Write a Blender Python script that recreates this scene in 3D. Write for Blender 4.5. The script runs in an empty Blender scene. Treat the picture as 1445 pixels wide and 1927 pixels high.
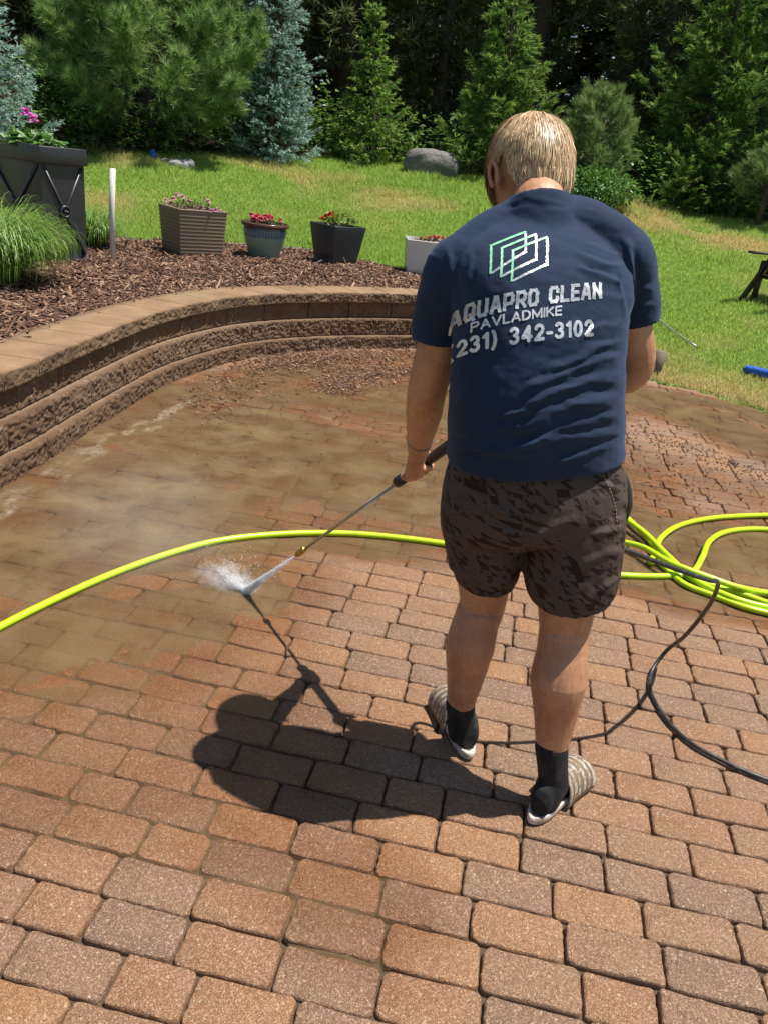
import bpy, bmesh, math, random
import numpy as np
from mathutils import Vector, Matrix
from mathutils.bvhtree import BVHTree

# ------------------------------------------------------------------ camera, light, exposure
SC = bpy.context.scene
COL = SC.collection
rad = math.radians
CAM_H = 1.52; FPX = 1452.0; CX, CY = 722.5, 963.5      # photograph pixels (1445 x 1927)
PITCH, ROLL = rad(24.24), rad(7.0)
_F = np.array([0, math.cos(PITCH), -math.sin(PITCH)]); _R0 = np.array([1., 0, 0]); _U0 = np.cross(_R0, _F)
_R = math.cos(ROLL)*_R0 + math.sin(ROLL)*_U0; _U = -math.sin(ROLL)*_R0 + math.cos(ROLL)*_U0
EYE = np.array([0, 0, CAM_H])
cam = bpy.data.objects.new('camera', bpy.data.cameras.new('camera')); COL.objects.link(cam)
cam.matrix_world = Matrix(((_R[0], _U[0], -_F[0], 0), (_R[1], _U[1], -_F[1], 0), (_R[2], _U[2], -_F[2], CAM_H), (0, 0, 0, 1)))
cam.data.sensor_fit = 'VERTICAL'; cam.data.sensor_height = 36; cam.data.lens = FPX/1927*36
cam.data.clip_start = .02; cam.data.clip_end = 400
SC.camera = cam
SUN_EL, SUN_AZ = 70.3, 13.0          # azimuth from +X towards +Y
SUN = np.array([math.cos(rad(SUN_EL))*math.cos(rad(SUN_AZ)), math.cos(rad(SUN_EL))*math.sin(rad(SUN_AZ)), math.sin(rad(SUN_EL))])
w = bpy.data.worlds.new('World'); SC.world = w; w.use_nodes = True
nt = w.node_tree; bg = nt.nodes['Background']; sk = nt.nodes.new('ShaderNodeTexSky')
sk.sky_type = 'NISHITA'; sk.sun_disc = False; sk.sun_elevation = rad(SUN_EL); sk.sun_rotation = rad(90-SUN_AZ)
sk.air_density = 1.0; sk.dust_density = .6
nt.links.new(sk.outputs[0], bg.inputs[0]); bg.inputs[1].default_value = .075
sl = bpy.data.lights.new('sun', 'SUN'); sl.energy = 5.0; sl.angle = rad(.55); sl.color = (1, .955, .88)
so = bpy.data.objects.new('sun', sl); COL.objects.link(so)
so.rotation_euler = Vector(-SUN).to_track_quat('-Z', 'Y').to_euler(); so.location = (8, -1, 20)
SC.view_settings.view_transform = 'Standard'; SC.view_settings.look = 'None'
SC.view_settings.exposure = .58; SC.view_settings.gamma = 1
SC.render.engine = 'CYCLES'
SC.cycles.max_bounces = 7; SC.cycles.transparent_max_bounces = 12; SC.cycles.volume_bounces = 2

rng = np.random.default_rng(7); random.seed(7)
def ray(x, y): return _F*FPX + _R*(x-CX) - _U*(y-CY)
def atz(x, y, z=0.): d = ray(x, y); return EYE + d*((z-CAM_H)/d[2])
def aty(x, y, Y): d = ray(x, y); return EYE + d*(Y/d[1])
def topx(P):
    v = np.asarray(P, float) - EYE; z = v@_F
    return CX+FPX*(v@_R)/z, CY-FPX*(v@_U)/z
def norm(v): v = np.asarray(v, float); return v/np.linalg.norm(v)

# ------------------------------------------------------------------ noise
def vn(x, y, seed=0):
    x = np.asarray(x, float); y = np.asarray(y, float)
    xi = np.floor(x).astype(np.int64); yi = np.floor(y).astype(np.int64); fx = x-xi; fy = y-yi
    def h(a, b):
        n = (a*374761393 + b*668265263 + seed*974634777) & 0x7fffffff
        n = ((n ^ (n >> 13))*1274126177) & 0x7fffffff
        return ((n ^ (n >> 16)) & 0xffff)/65535.
    sx = fx*fx*(3-2*fx); sy = fy*fy*(3-2*fy)
    a = h(xi, yi)*(1-sx)+h(xi+1, yi)*sx; b = h(xi, yi+1)*(1-sx)+h(xi+1, yi+1)*sx
    return a*(1-sy)+b*sy
def fbm(x, y, seed=0, o=4):
    s = 0; a = .5; t = 0
    for i in range(o):
        s = s+a*vn(np.asarray(x)*2**i, np.asarray(y)*2**i, seed+i); t += a; a *= .5
    return s/t

# ------------------------------------------------------------------ mesh helpers
def make_mesh(name, V, F, attrs=None, smooth=False, mats=None, midx=None):
    """F: array (M,k) or list of arrays with different k"""
    V = np.ascontiguousarray(V, np.float32)
    if not isinstance(F, list): F = [F]
    F = [np.asarray(f, np.int32) for f in F if len(f)]
    me = bpy.data.meshes.new(name)
    nl = sum(f.size for f in F); nf = sum(len(f) for f in F)
    me.vertices.add(len(V)); me.vertices.foreach_set('co', V.ravel())
    me.loops.add(nl); me.loops.foreach_set('vertex_index', np.concatenate([f.ravel() for f in F]))
    me.polygons.add(nf)
    tot = np.concatenate([np.full(len(f), f.shape[1], np.int32) for f in F])
    st = np.concatenate([[0], np.cumsum(tot)[:-1]]).astype(np.int32)
    me.polygons.foreach_set('loop_start', st); me.polygons.foreach_set('loop_total', tot)
    if midx is not None: me.polygons.foreach_set('material_index', np.asarray(midx, np.int32))
    me.update(calc_edges=True); me.validate()
    if smooth: me.polygons.foreach_set('use_smooth', np.ones(len(me.polygons), bool))
    for k, a in (attrs or {}).items():
        a = np.asarray(a, np.float32)
        if a.ndim == 1:
            at = me.attributes.new(k, 'FLOAT', 'POINT'); at.data.foreach_set('value', a)
        else:
            at = me.attributes.new(k, 'FLOAT_VECTOR', 'POINT'); at.data.foreach_set('vector', a.ravel())
    for m in (mats or []): me.materials.append(m)
    return me
def tagit(o, label=None, cat=None, group=None, kind=None):
    if label: o['label'] = label
    if cat: o['category'] = cat
    if group: o['group'] = group
    if kind: o['kind'] = kind
    return o
def link(name, me, parent=None):
    o = bpy.data.objects.new(name, me); COL.objects.link(o)
    if parent is not None:
        o.parent = parent
        o.matrix_parent_inverse = Matrix.Identity(4)
        o.location = -parent.location if parent.type == 'EMPTY' and parent.parent is None else (0, 0, 0)
    return o
def obj(name, V, F, mat, parent=None, attrs=None, smooth=False):
    return link(name, make_mesh(name, V, F, attrs, smooth, [mat]), parent)
def empty(name, loc, label, cat, group=None):
    o = bpy.data.objects.new(name, None); COL.objects.link(o); o.location = loc; o.empty_display_size = .1
    return tagit(o, label, cat, group)
class MB:
    def __init__(s): s.V = []; s.F = {}; s.n = 0
    def add(s, V, F):
        V = np.asarray(V, float).reshape(-1, 3)
        for f in (F if isinstance(F, list) else [F]):
            f = np.asarray(f, np.int64)
            if len(f): s.F.setdefault(f.shape[1], []).append(f+s.n)
        s.V.append(V); s.n += len(V); return s
    def faces(s): return [np.concatenate(f) for f in s.F.values()]
    def verts(s): return np.concatenate(s.V)
    def obj(s, name, mat, parent=None, smooth=False): return obj(name, s.verts(), s.faces(), mat, parent, None, smooth)
BOXF = np.array([[0, 3, 2, 1], [4, 5, 6, 7], [0, 1, 5, 4], [1, 2, 6, 5], [2, 3, 7, 6], [3, 0, 4, 7]])
def prism(P0, P1):
    """closed prism between two loops of equal length"""
    P0 = np.asarray(P0, float); P1 = np.asarray(P1, float); n = len(P0)
    i = np.arange(n); j = (i+1) % n
    return np.r_[P0, P1], [np.c_[i, j, j+n, i+n], (n-1-i)[None], (n+i)[None]]
def boxv(c, ax, ay, az):
    c, ax, ay, az = map(lambda v: np.asarray(v, float), (c, ax, ay, az))
    return np.array([c-ax-ay-az, c+ax-ay-az, c+ax+ay-az, c-ax+ay-az, c-ax-ay+az, c+ax-ay+az, c+ax+ay+az, c-ax+ay+az])
def frame(t, up=(0, 0, 1)):
    t = norm(t); up = np.asarray(up, float)
    if abs(t@up) > .98: up = np.array([0, 1., 0]) if abs(t[1]) < .9 else np.array([1., 0, 0])
    a = norm(np.cross(t, up)); return a, np.cross(a, t)
def loft(rings, close=True):
    """rings (n,k,3) -> closed surface"""
    rings = np.asarray(rings, float); n, k, _ = rings.shape
    V = rings.reshape(-1, 3); i = np.arange(k); j = (i+1) % k; F = []
    for r in range(n-1): F.append(np.c_[r*k+i, r*k+j, (r+1)*k+j, (r+1)*k+i])
    F = [np.concatenate(F)]
    if close:
        V = np.r_[V, [rings[0].mean(0)], [rings[-1].mean(0)]]; a = n*k
        F.append(np.concatenate([np.c_[j, i, np.full(k, a)], np.c_[(n-1)*k+i, (n-1)*k+j, np.full(k, a+1)]]))
    return V, F
def ring(c, A, B, ra, rb, k=20, ex=1.0):
    t = np.arange(k)*2*np.pi/k; ct = np.cos(t); st = np.sin(t)
    ct = np.sign(ct)*abs(ct)**ex; st = np.sign(st)*abs(st)**ex
    return np.asarray(c, float)+np.outer(ct*ra, A)+np.outer(st*rb, B)
def smoothpath(P, n=8):
    P = np.asarray(P, float); out = []
    Q = np.r_[[2*P[0]-P[1]], P, [2*P[-1]-P[-2]]]
    for i in range(1, len(Q)-2):
        p0, p1, p2, p3 = Q[i-1:i+3]
        for t in np.linspace(0, 1, n, endpoint=False):
            out.append(.5*((2*p1)+(-p0+p2)*t+(2*p0-5*p1+4*p2-p3)*t*t+(-p0+3*p1-3*p2+p3)*t**3))
    out.append(P[-1]); return np.array(out)
def tube(P, r, k=10, rb=None, up=(0, 0, 1), round_ends=False):
    P = np.asarray(P, float); n = len(P); r = np.broadcast_to(np.asarray(r, float), (n,)).copy()
    rb = r if rb is None else np.broadcast_to(np.asarray(rb, float), (n,)).copy()
    T = np.gradient(P, axis=0); T /= np.linalg.norm(T, axis=1)[:, None]+1e-12
    a, b = frame(T[0], up); R = []
    for i in range(n):
        a = norm(a-(a@T[i])*T[i]); b = np.cross(T[i], a)
        R.append(ring(P[i], a, b, r[i], rb[i], k))
    if round_ends:
        def cap(i, s):
            L = []
            for q in (.9, .6, .25):
                c = P[i]+s*T[i]*r[i]*q*.9; L.append(c+(R[i]-P[i])*math.sqrt(1-q*q))
            return L
        R = cap(0, -1)[::-1]+R+cap(n-1, 1)
    return loft(R)
def limb(pts, rs, n=6, k=18, up=(0, 1, 0)):
    """smooth tapered closed limb"""
    P = smoothpath(pts, n); r = np.interp(np.linspace(0, len(pts)-1, len(P)), range(len(pts)), rs)
    return tube(P, r, k, up=up, round_ends=True)
def ellipsoid(c, A, B, Cc, ra, rb, rc, nu=20, nv=12):
    R = []
    for v in np.linspace(-np.pi/2+.12, np.pi/2-.12, nv):
        R.append(np.asarray(c)+np.asarray(Cc)*rc*math.sin(v)+(ring((0, 0, 0), A, B, ra, rb, nu))*math.cos(v))
    return loft(R)
def remeshed(mb, voxel, smooth_it=4, factor=.5):
    """union of closed shapes as one continuous surface"""
    me = make_mesh('tmp', mb.verts(), mb.faces()); o = bpy.data.objects.new('tmp', me); COL.objects.link(o)
    m = o.modifiers.new('r', 'REMESH'); m.mode = 'VOXEL'; m.voxel_size = voxel; m.adaptivity = 0
    if smooth_it:
        s = o.modifiers.new('s', 'SMOOTH'); s.factor = factor; s.iterations = smooth_it
    dg = bpy.context.evaluated_depsgraph_get(); e = o.evaluated_get(dg); m2 = e.to_mesh()
    V = np.empty(len(m2.vertices)*3, np.float32); m2.vertices.foreach_get('co', V)
    F = {}
    nl = np.empty(len(m2.polygons), np.int32); m2.polygons.foreach_get('loop_total', nl)
    ls = np.empty(len(m2.polygons), np.int32); m2.polygons.foreach_get('loop_start', ls)
    li = np.empty(len(m2.loops), np.int32); m2.loops.foreach_get('vertex_index', li)
    Fs = [li[ls[nl == q][:, None]+np.arange(q)] for q in np.unique(nl)]
    e.to_mesh_clear(); bpy.data.objects.remove(o); bpy.data.meshes.remove(me)
    return V.reshape(-1, 3).astype(float), Fs
def vnormals(V, Fs):
    N = np.zeros_like(V)
    for f in Fs:
        n = np.cross(V[f[:, 1]]-V[f[:, 0]], V[f[:, 2]]-V[f[:, 0]])
        for c in range(f.shape[1]): np.add.at(N, f[:, c], n)
    return N/(np.linalg.norm(N, axis=1)[:, None]+1e-12)

# ------------------------------------------------------------------ materials
class NT:
    def __init__(s, name):
        s.m = bpy.data.materials.new(name); s.m.use_nodes = True; s.t = s.m.node_tree
        s.b = s.t.nodes['Principled BSDF']; s.out = s.t.nodes['Material Output']
    def n(s, typ, **kw):
        nd = s.t.nodes.new('ShaderNode'+typ)
        for k, v in kw.items():
            if k.startswith('_'): setattr(nd, k[1:], v)
            else:
                key = int(k[1:]) if k[0] == 'i' and k[1:].isdigit() else k.replace('__', ' ')
                s.put(nd.inputs[key], v)
        return nd
    def put(s, sock, v):
        if isinstance(v, bpy.types.NodeSocket): s.t.links.new(v, sock)
        elif isinstance(v, bpy.types.Node): s.t.links.new(v.outputs[0], sock)
        else:
            if isinstance(v, tuple) and len(v) == 3 and sock.type == 'RGBA': v = v+(1,)
            sock.default_value = v
    def set(s, **kw):
        for k, v in kw.items(): s.put(s.b.inputs[k.replace('__', ' ')], v)
        return s
    def math(s, op, a, b=0., c=None, clamp=False):
        nd = s.n('Math', _operation=op, _use_clamp=clamp, i0=a, i1=b)
        if c is not None: s.put(nd.inputs[2], c)
        return nd.outputs[0]
    def mix(s, f, a, b, blend='MIX'):
        nd = s.t.nodes.new('ShaderNodeMix'); nd.data_type = 'RGBA'; nd.blend_type = blend
        s.put(nd.inputs[0], f); s.put(nd.inputs[6], a); s.put(nd.inputs[7], b); return nd.outputs[2]
    def ramp(s, f, stops, interp='LINEAR'):
        nd = s.t.nodes.new('ShaderNodeValToRGB'); cr = nd.color_ramp; cr.interpolation = interp
        while len(cr.elements) < len(stops): cr.elements.new(.5)
        for e, (p, c) in zip(cr.elements, stops):
            e.position = p; e.color = tuple(c)+(1,) if len(c) == 3 else c
        s.put(nd.inputs[0], f); return nd.outputs[0]
    def mr(s, v, a, b, c=0., d=1.):
        nd = s.n('MapRange', i0=v, i1=a, i2=b, i3=c, i4=d); return nd.outputs[0]
    def pos(s): return s.n('NewGeometry').outputs['Position']
    def island(s): return s.n('NewGeometry').outputs['Random Per Island']
    def attr(s, name, vec=False):
        nd = s.n('Attribute', _attribute_name=name); return nd.outputs['Vector' if vec else 'Fac']
    def noise(s, scale, detail=3., rough=.55, vec=None, out=0):
        nd = s.n('TexNoise', Scale=scale, Detail=detail, Roughness=rough)
        s.put(nd.inputs['Vector'], vec if vec is not None else s.pos()); return nd.outputs[out]
    def voro(s, scale, vec=None, out='Distance', feature='F1'):
        nd = s.n('TexVoronoi', _feature=feature, Scale=scale)
        s.put(nd.inputs['Vector'], vec if vec is not None else s.pos()); return nd.outputs[out]
    def bump(s, h, strength=.5, dist=.01, prev=None):
        nd = s.n('Bump', Height=h, Strength=strength, Distance=dist)
        if prev is not None: s.put(nd.inputs['Normal'], prev)
        return nd.outputs[0]
def simple(name, col, rough=.6, metal=0., nscale=None, namt=.25, bump=None, spec=.5):
    t = NT(name); c = col
    if nscale:
        f = t.noise(nscale, 4.)
        c = t.mix(f, tuple(x*(1-namt) for x in col), tuple(min(1, x*(1+namt)) for x in col))
    t.set(Base__Color=c, Roughness=rough, Metallic=metal); t.put(t.b.inputs['Specular IOR Level'], spec)
    if bump: t.set(Normal=t.bump(t.noise(bump[0], 5.), bump[1], bump[2]))
    return t.m

# ------------------------------------------------------------------ layout curves
S = .938
WALL = np.array([(-1.93, -2.), (-1.92, -.5), (-1.90, 1.), (-1.88, 2.2), (-1.831, 3.33), (-1.79, 3.738), (-1.735, 4.583), (-1.643, 5.385), (-1.425, 6.09), (-1.166, 6.553),
                 (-.835, 6.91), (-.448, 7.217), (.071, 7.534), (.75, 7.78), (1.5, 7.84), (2.2, 7.75)])*S
WP = smoothpath(np.c_[WALL, np.zeros(len(WALL))], 12)[:, :2]
_d = np.r_[0, np.cumsum(np.linalg.norm(np.diff(WP, axis=0), axis=1))]
WT = np.gradient(WP, axis=0); WT /= np.linalg.norm(WT, axis=1)[:, None]; WN = np.c_[-WT[:, 1], WT[:, 0]]    # normal away from the patio (to the bed)
def wallpt(s, off):
    p = np.array([np.interp(s, _d, WP[:, 0]), np.interp(s, _d, WP[:, 1])]); n = np.array([np.interp(s, _d, WN[:, 0]), np.interp(s, _d, WN[:, 1])])
    return (p.T+(n/np.linalg.norm(n, axis=0)).T*np.asarray(off)[..., None] if np.ndim(s) else p+norm(n)*off)
WLEN = _d[-1]
EDGE = np.array([(2.06, 7.25), (2.26, 6.99), (2.55, 6.76), (2.85, 6.55), (3.03, 6.27), (3.5, 5.55), (4.2, 4.2), (4.9, 2.4), (5.2, 0.), (5.2, -2.2)])
def sdist(P, L):
    """distance of points to an open polyline, and side"""
    P = np.asarray(P, float); best = np.full(len(P), 1e9); side = np.zeros(len(P))
    for a, b in zip(L[:-1], L[1:]):
        v = b-a; t = np.clip(((P-a)@v)/(v@v), 0, 1); q = a+t[:, None]*v; d = np.linalg.norm(P-q, axis=1)
        c = v[0]*(P[:, 1]-a[1])-v[1]*(P[:, 0]-a[0]); m = d < best; best[m] = d[m]; side[m] = np.sign(c[m])
    return best, side
def inpoly(P, G):
    P = np.asarray(P, float); r = np.zeros(len(P), bool)
    for a, b in zip(G, np.roll(G, -1, 0)):
        m = ((a[1] > P[:, 1]) != (b[1] > P[:, 1])) & (P[:, 0] < (b[0]-a[0])*(P[:, 1]-a[1])/(b[1]-a[1]+1e-12)+a[0]); r ^= m
    return r
PATIO = np.r_[WP, EDGE]
BEDZ = .455
LB = np.array([(-9.5, 6.5), (-6.5, 7.6), (-4.2, 8.3), (-2.9, 8.5)]+[tuple(atz(x, y, BEDZ)[:2]) for x, y in [(300, 455), (420, 463), (600, 478), (700, 500), (790, 523)]]+[(.35, 8.35), (.9, 7.95), (1.5, 7.7), (2.05, 7.3)])
LBs = smoothpath(np.c_[LB, np.zeros(len(LB))], 6)[:, :2]
def sm(x, a, b): t = np.clip((np.asarray(x, float)-a)/(b-a), 0, 1); return t*t*(3-2*t)
def lawnz(x, y):
    x = np.asarray(x, float); y = np.asarray(y, float); P = np.c_[x.ravel(), y.ravel()]
    dl, _ = sdist(P, LBs); de, _ = sdist(P, EDGE); dl = dl.reshape(x.shape); de = de.reshape(x.shape)
    zl = BEDZ-.01+.168*dl; zr = .012+.155*de
    k = sm(x-.35*(y-8), .3, 2.6)
    z = zl*(1-k)+zr*k
    cap_ = 1.62-.10*sm(-x, 1, 9)-.2*sm(x, 2, 7); z = np.where(z < cap_-.25, z, cap_-.25+.25*np.tanh((z-cap_+.25)/.25))
    return z+.03*(fbm(x*.7, y*.7, 3)-.5)
def hit(px, py, n=900, lo=3.):
    """where the photograph's line of sight meets the lawn"""
    d = ray(px, py); d = d/np.linalg.norm(d); t = np.linspace(lo, 40, n); P = EYE+t[:, None]*d
    z = lawnz(P[:, 0], P[:, 1]); i = np.argmax(P[:, 2] < z)
    if P[i, 2] >= z[i]: i = int(np.argmin(P[:, 2]-z))
    return np.array([P[i, 0], P[i, 1], z[i]])
def gz(x, y): return float(lawnz(np.array([x]), np.array([y]))[0])

# ------------------------------------------------------------------ ground and lawn
def grid(xs, ys):
    X, Y = np.meshgrid(xs, ys); n, m = X.shape; i = np.arange(n*m).reshape(n, m)
    F = np.stack([i[:-1, :-1], i[:-1, 1:], i[1:, 1:], i[1:, :-1]], -1).reshape(-1, 4)
    return X.ravel(), Y.ravel(), F
t = NT('lawn_soil')
f1 = t.noise(.9, 4.); f2 = t.noise(14., 5.)
c = t.mix(f2, (.09, .15, .02), (.19, .27, .045)); c = t.mix(t.mr(f1, .5, .68), c, (.28, .26, .08))
t.set(Base__Color=c, Roughness=.95, Normal=t.bump(t.noise(60., 4.), .9, .03)); M_lawn = t.m
xs = np.r_[np.linspace(-150, -14, 24), np.linspace(-13.5, 13.5, 180), np.linspace(14, 150, 24)]; ys = np.r_[np.linspace(-60, -3, 12), np.linspace(-2.6, 22, 170), np.linspace(23, 200, 26)]
gx, gy, gf = grid(xs, ys); lz = lawnz(gx, gy)
inn = inpoly(np.c_[gx, gy], PATIO); bed = inpoly(np.c_[gx, gy], np.r_[LBs, [[2.2, 7.1]], WP[::-1], [[-9.5, -2]]])
dE, _ = sdist(np.c_[gx, gy], EDGE)
front = (gy < -1.5) | ((gx < -1.9) & (gy < 8.3)) | ((gx < -8))
lz = np.where(front & ~bed, np.minimum(lz, .42), lz)
dW, _ = sdist(np.c_[gx, gy], WP)
lz = np.where(bed, .30, lz); lz = np.where(inn | (dW < .36), -.12, lz)
lz = np.where((gy < 7.) & (gx > -1.5) & (gx < 5.2) & (gy > -2.1), np.where(inn | (dW < .36), -.12, np.minimum(lz, .012+.155*dE)), lz)
lawn = obj('lawn_ground', np.c_[gx, gy, lz], gf, M_lawn, smooth=True); tagit(lawn, kind='structure')

# soil under the pavers
t = NT('joint_soil'); c = t.mix(t.noise(30., 5.), (.045, .028, .016), (.12, .08, .045)); t.set(Base__Color=c, Roughness=.9, Normal=t.bump(t.noise(120., 4.), .8, .01)); M_soil = t.m
me = bpy.data.meshes.new('joint_bed'); P3 = [(float(p[0]), float(p[1]), -.0165) for p in np.r_[WP[::4]+WN[::4]*.1, EDGE]]
me.from_pydata(P3, [], [list(range(len(P3)))]); me.materials.append(M_soil); o = link('joint_bed', me); tagit(o, kind='structure')

# ------------------------------------------------------------------ water depth and wetness over the patio
def capsules(P, L):
    d = np.zeros(len(P))
    for pts, r, a in L:
        q = np.array([atz(*p)[:2] for p in pts])
        if len(q) == 1: ds = np.linalg.norm(P-q[0], axis=1)
        else: ds, _ = sdist(P, q)
        d = np.maximum(d, a*(1-sm(ds, r*.35, r)))
    return d
WATER = [([(60, 1010), (240, 930), (430, 880), (600, 880), (760, 925)], .62, 1.0), ([(330, 820), (500, 800)], .5, .95), ([(560, 830), (700, 850), (820, 880)], .5, .62), ([(150, 990), (300, 1020), (430, 985)], .30, .8), ([(-20, 985), (60, 915), (160, 855), (260, 795), (340, 740)], .34, .72), ([(390, 745), (520, 705)], .34, .55), ([(700, 770), (860, 800)], .36, .62), ([(880, 700), (1000, 760), (1150, 740)], .5, .7),
         ([(60, 1180), (150, 1090), (330, 1035), (600, 1015), (800, 1030)], .17, .62), ([(-40, 1250), (200, 1190), (350, 1150), (430, 1120)], .40, .56),
         ([(30, 1380), (250, 1330), (420, 1330)], .42, .36), ([(230, 1480), (430, 1500), (560, 1640), (720, 1720)], .2, .36),
         ([(560, 745), (700, 745), (860, 750)], .42, .6), ([(560, 700), (660, 700)], .3, .6), ([(640, 950), (840, 960)], .22, .6),
         ([(1190, 735), (1300, 752), (1400, 775), (1500, 810)], .26, .85), ([(1150, 745), (1230, 760), (1330, 790), (1480, 850)], .42, .95), ([(1180, 880), (1220, 920)], .2, .5), ([(1150, 965), (1260, 1010), (1480, 1040)], .40, .72), ([(1180, 1075), (1300, 1110), (1480, 1145)], .2, .75),
         ([(1000, 720), (1050, 800), (900, 800)], .4, .6)]
def depth(P):
    P = np.asarray(P, float); n = fbm(P[:, 0]*1.7, P[:, 1]*1.7, 11, 4)-.5; n2 = fbm(P[:, 0]*7, P[:, 1]*7, 21, 3)-.5
    q = P+np.c_[fbm(P[:, 0]*2.2, P[:, 1]*2.2, 5)-.5, fbm(P[:, 0]*2.2, P[:, 1]*2.2, 6)-.5]*.35
    d = capsules(q, WATER)
    return np.clip(d+(n*.35+n2*.12)*(d > .02), 0, 1)
def wet(P):
    P = np.asarray(P, float); q = P+np.c_[fbm(P[:, 0]*3, P[:, 1]*3, 15)-.5, fbm(P[:, 0]*3, P[:, 1]*3, 16)-.5]*.3
    d = capsules(q, [(a, r*1.5, min(1., b*1.3)) for a, r, b in WATER]+[([(330, 800), (480, 740), (640, 700), (860, 690), (860, 800)], .75, .95), ([(560, 960), (860, 985)], .35, .8), ([(1180, 860), (1320, 900), (1500, 960)], .45, .45), ([(0, 1090), (120, 1050)], .5, 1.)])
    return np.clip(d*1.15, 0, 1)

# ------------------------------------------------------------------ pavers
TH = rad(-7.88); RW = .0719*CAM_H; OFF = 1.938*CAM_H
eu = np.array([math.cos(TH), math.sin(TH)]); ev = np.array([-math.sin(TH), math.cos(TH)])
cen, siz = [], []
for n in range(-62, 52):
    v = OFF-RW*(n+.5); u = -5+rng.random()*.17
    while u < 7:
        L = .211+rng.normal()*.003 if rng.random() > .08 else .157+rng.normal()*.002
        cen.append((u+L/2, v+rng.normal()*.0012)); siz.append((L, RW)); u += L
cen = np.array(cen); siz = np.array(siz); cw = cen[:, :1]*eu+cen[:, 1:]*ev
PATX = np.r_[WP+WN*.09, EDGE]
m = inpoly(cw, PATX) & (cw[:, 1] > -1.8); cen, siz, cw = cen[m], siz[m], cw[m]; NPV = len(cen)
def outline(hw, hh, r, ns=5, nc=5):
    """unit rounded rectangle, arrays of half sizes"""
    pts = []
    for (sx, sy, a0) in ((1, 1, 0), (-1, 1, 90), (-1, -1, 180), (1, -1, 270)):
        for j in range(nc):
            a = rad(a0+90*j/(nc-1)); pts.append((sx*(hw-r)+r*math.cos(a), sy*(hh-r)+r*math.sin(a)))
        # points along the side that follows
        nx = {0: (-1, 1), 90: (-1, -1), 180: (1, -1), 270: (1, 1)}[a0]
        a1 = rad(a0+90); p0 = np.array([sx*(hw-r)+r*math.cos(a1), sy*(hh-r)+r*math.sin(a1)]); p1 = np.array([nx[0]*(hw-r)+r*math.cos(a1), nx[1]*(hh-r)+r*math.sin(a1)])
        for j in range(1, ns): pts.append(tuple(p0+(p1-p0)*j/ns))
    return np.stack([np.stack(np.broadcast_arrays(*p), -1) for p in pts], 1)
gap = .0021
ol = outline(siz[:, 0]/2-gap, siz[:, 1]/2-gap, np.clip(.0145+rng.normal(size=NPV)*.003, .009, .021), 7, 5)      # (N,K,2)
K = ol.shape[1]
jit = rng.normal(size=(NPV, K, 1))*.0009; low = np.sin(np.arange(K)/K*2*np.pi*3+rng.random((NPV, 1))*6)[..., None]*.0009
dirn = ol/np.linalg.norm(ol, axis=2, keepdims=True); ol = ol+dirn*(jit+low)
ins = lambda q: ol-dirn*q
j1 = rng.normal(size=(NPV, K, 1))*.0007
h0 = rng.normal(size=NPV)*.0014; tx = rng.normal(size=NPV)*.012; ty = rng.normal(size=NPV)*.014
lay = [(ins(0), -.03, 0), (ins(0), -.0085, 0), (ins(.0012+abs(j1)*.7), -.0036, 1), (ins(.0030+abs(j1)*.9), -.0009, 1), (ins(.0058+j1), 0., 1)]
rings_ = []
for q, z, jz in lay:
    zz = z+h0[:, None]+q[..., 0]*tx[:, None]+q[..., 1]*ty[:, None]+(rng.normal(size=(NPV, K))*.0005 if jz else 0)
    uv = cen[:, None]+q; xy = uv[..., :1]*eu+uv[..., 1:]*ev; rings_.append(np.concatenate([xy, zz[..., None]], -1))
VV = np.stack(rings_, 1)    # N,5,K,3
nr = VV.shape[1]; base = (np.arange(NPV)*nr*K)[:, None]; i = np.arange(K); j = (i+1) % K
Fq = np.concatenate([np.stack([base+r*K+i, base+r*K+j, base+(r+1)*K+j, base+(r+1)*K+i], -1).reshape(-1, 4) for r in range(nr-1)])
Ft = base+(nr-1)*K+i
VV = VV.reshape(-1, 3)
wv = wet(VV[:, :2]); dv = depth(VV[:, :2])
t = NT('paver_concrete')
tc = t.n('TexCoord').outputs['Object']; isl = t.island()
tone = t.ramp(isl, [(0, (.27, .135, .066)), (.16, (.28, .146, .074)), (.3, (.25, .138, .078)), (.42, (.305, .150, .067)), (.55, (.225, .129, .078)), (.66, (.26, .143, .078)), (.8, (.205, .121, .077)), (.9, (.32, .155, .064)), (1., (.24, .135, .080))], 'CONSTANT')
blot = t.noise(9., 4.); tone = t.mix(t.mr(blot, .35, .7, 0, .55), tone, t.mix(.5, tone, (.30, .17, .10)), 'MIX')
agg = t.voro(380., out='Color'); ag = t.n('SeparateColor', i0=agg).outputs[0]
tone = t.mix(t.mr(ag, .0, .35, .55, 0.), tone, (.12, .06, .03)); tone = t.mix(t.mr(ag, .62, 1., 0., .6), tone, (.56, .37, .23))
sp = t.n('SeparateColor', i0=t.voro(210., out='Color')).outputs[1]; tone = t.mix(t.mr(sp, .972, .985, 0., .5), tone, (.62, .47, .32))
wa = t.attr('wet'); dp = t.attr('depth'); wn = t.mr(t.math('ADD', wa, t.math('MULTIPLY', t.math('SUBTRACT', t.noise(6., 4.), .5), .5)), .1, .75)
wetc = t.mix(1., tone, (.68, .49, .34), 'MULTIPLY'); tone = t.mix(wn, tone, wetc)
mudf = t.mr(t.noise(4., 5.), .4, .7); tone = t.mix(t.math('MULTIPLY', mudf, t.math('MAXIMUM', t.mr(dp, .2, .8, 0, .6), t.mr(wa, .4, 1., 0, .7))), tone, (.20, .135, .06))
bm = t.bump(t.math('ADD', t.math('MULTIPLY', t.voro(420.), 1.), t.noise(160., 4.)), .75, .0035)
bm = t.bump(t.noise(38., 6., .7), .8, .011, bm)
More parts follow.
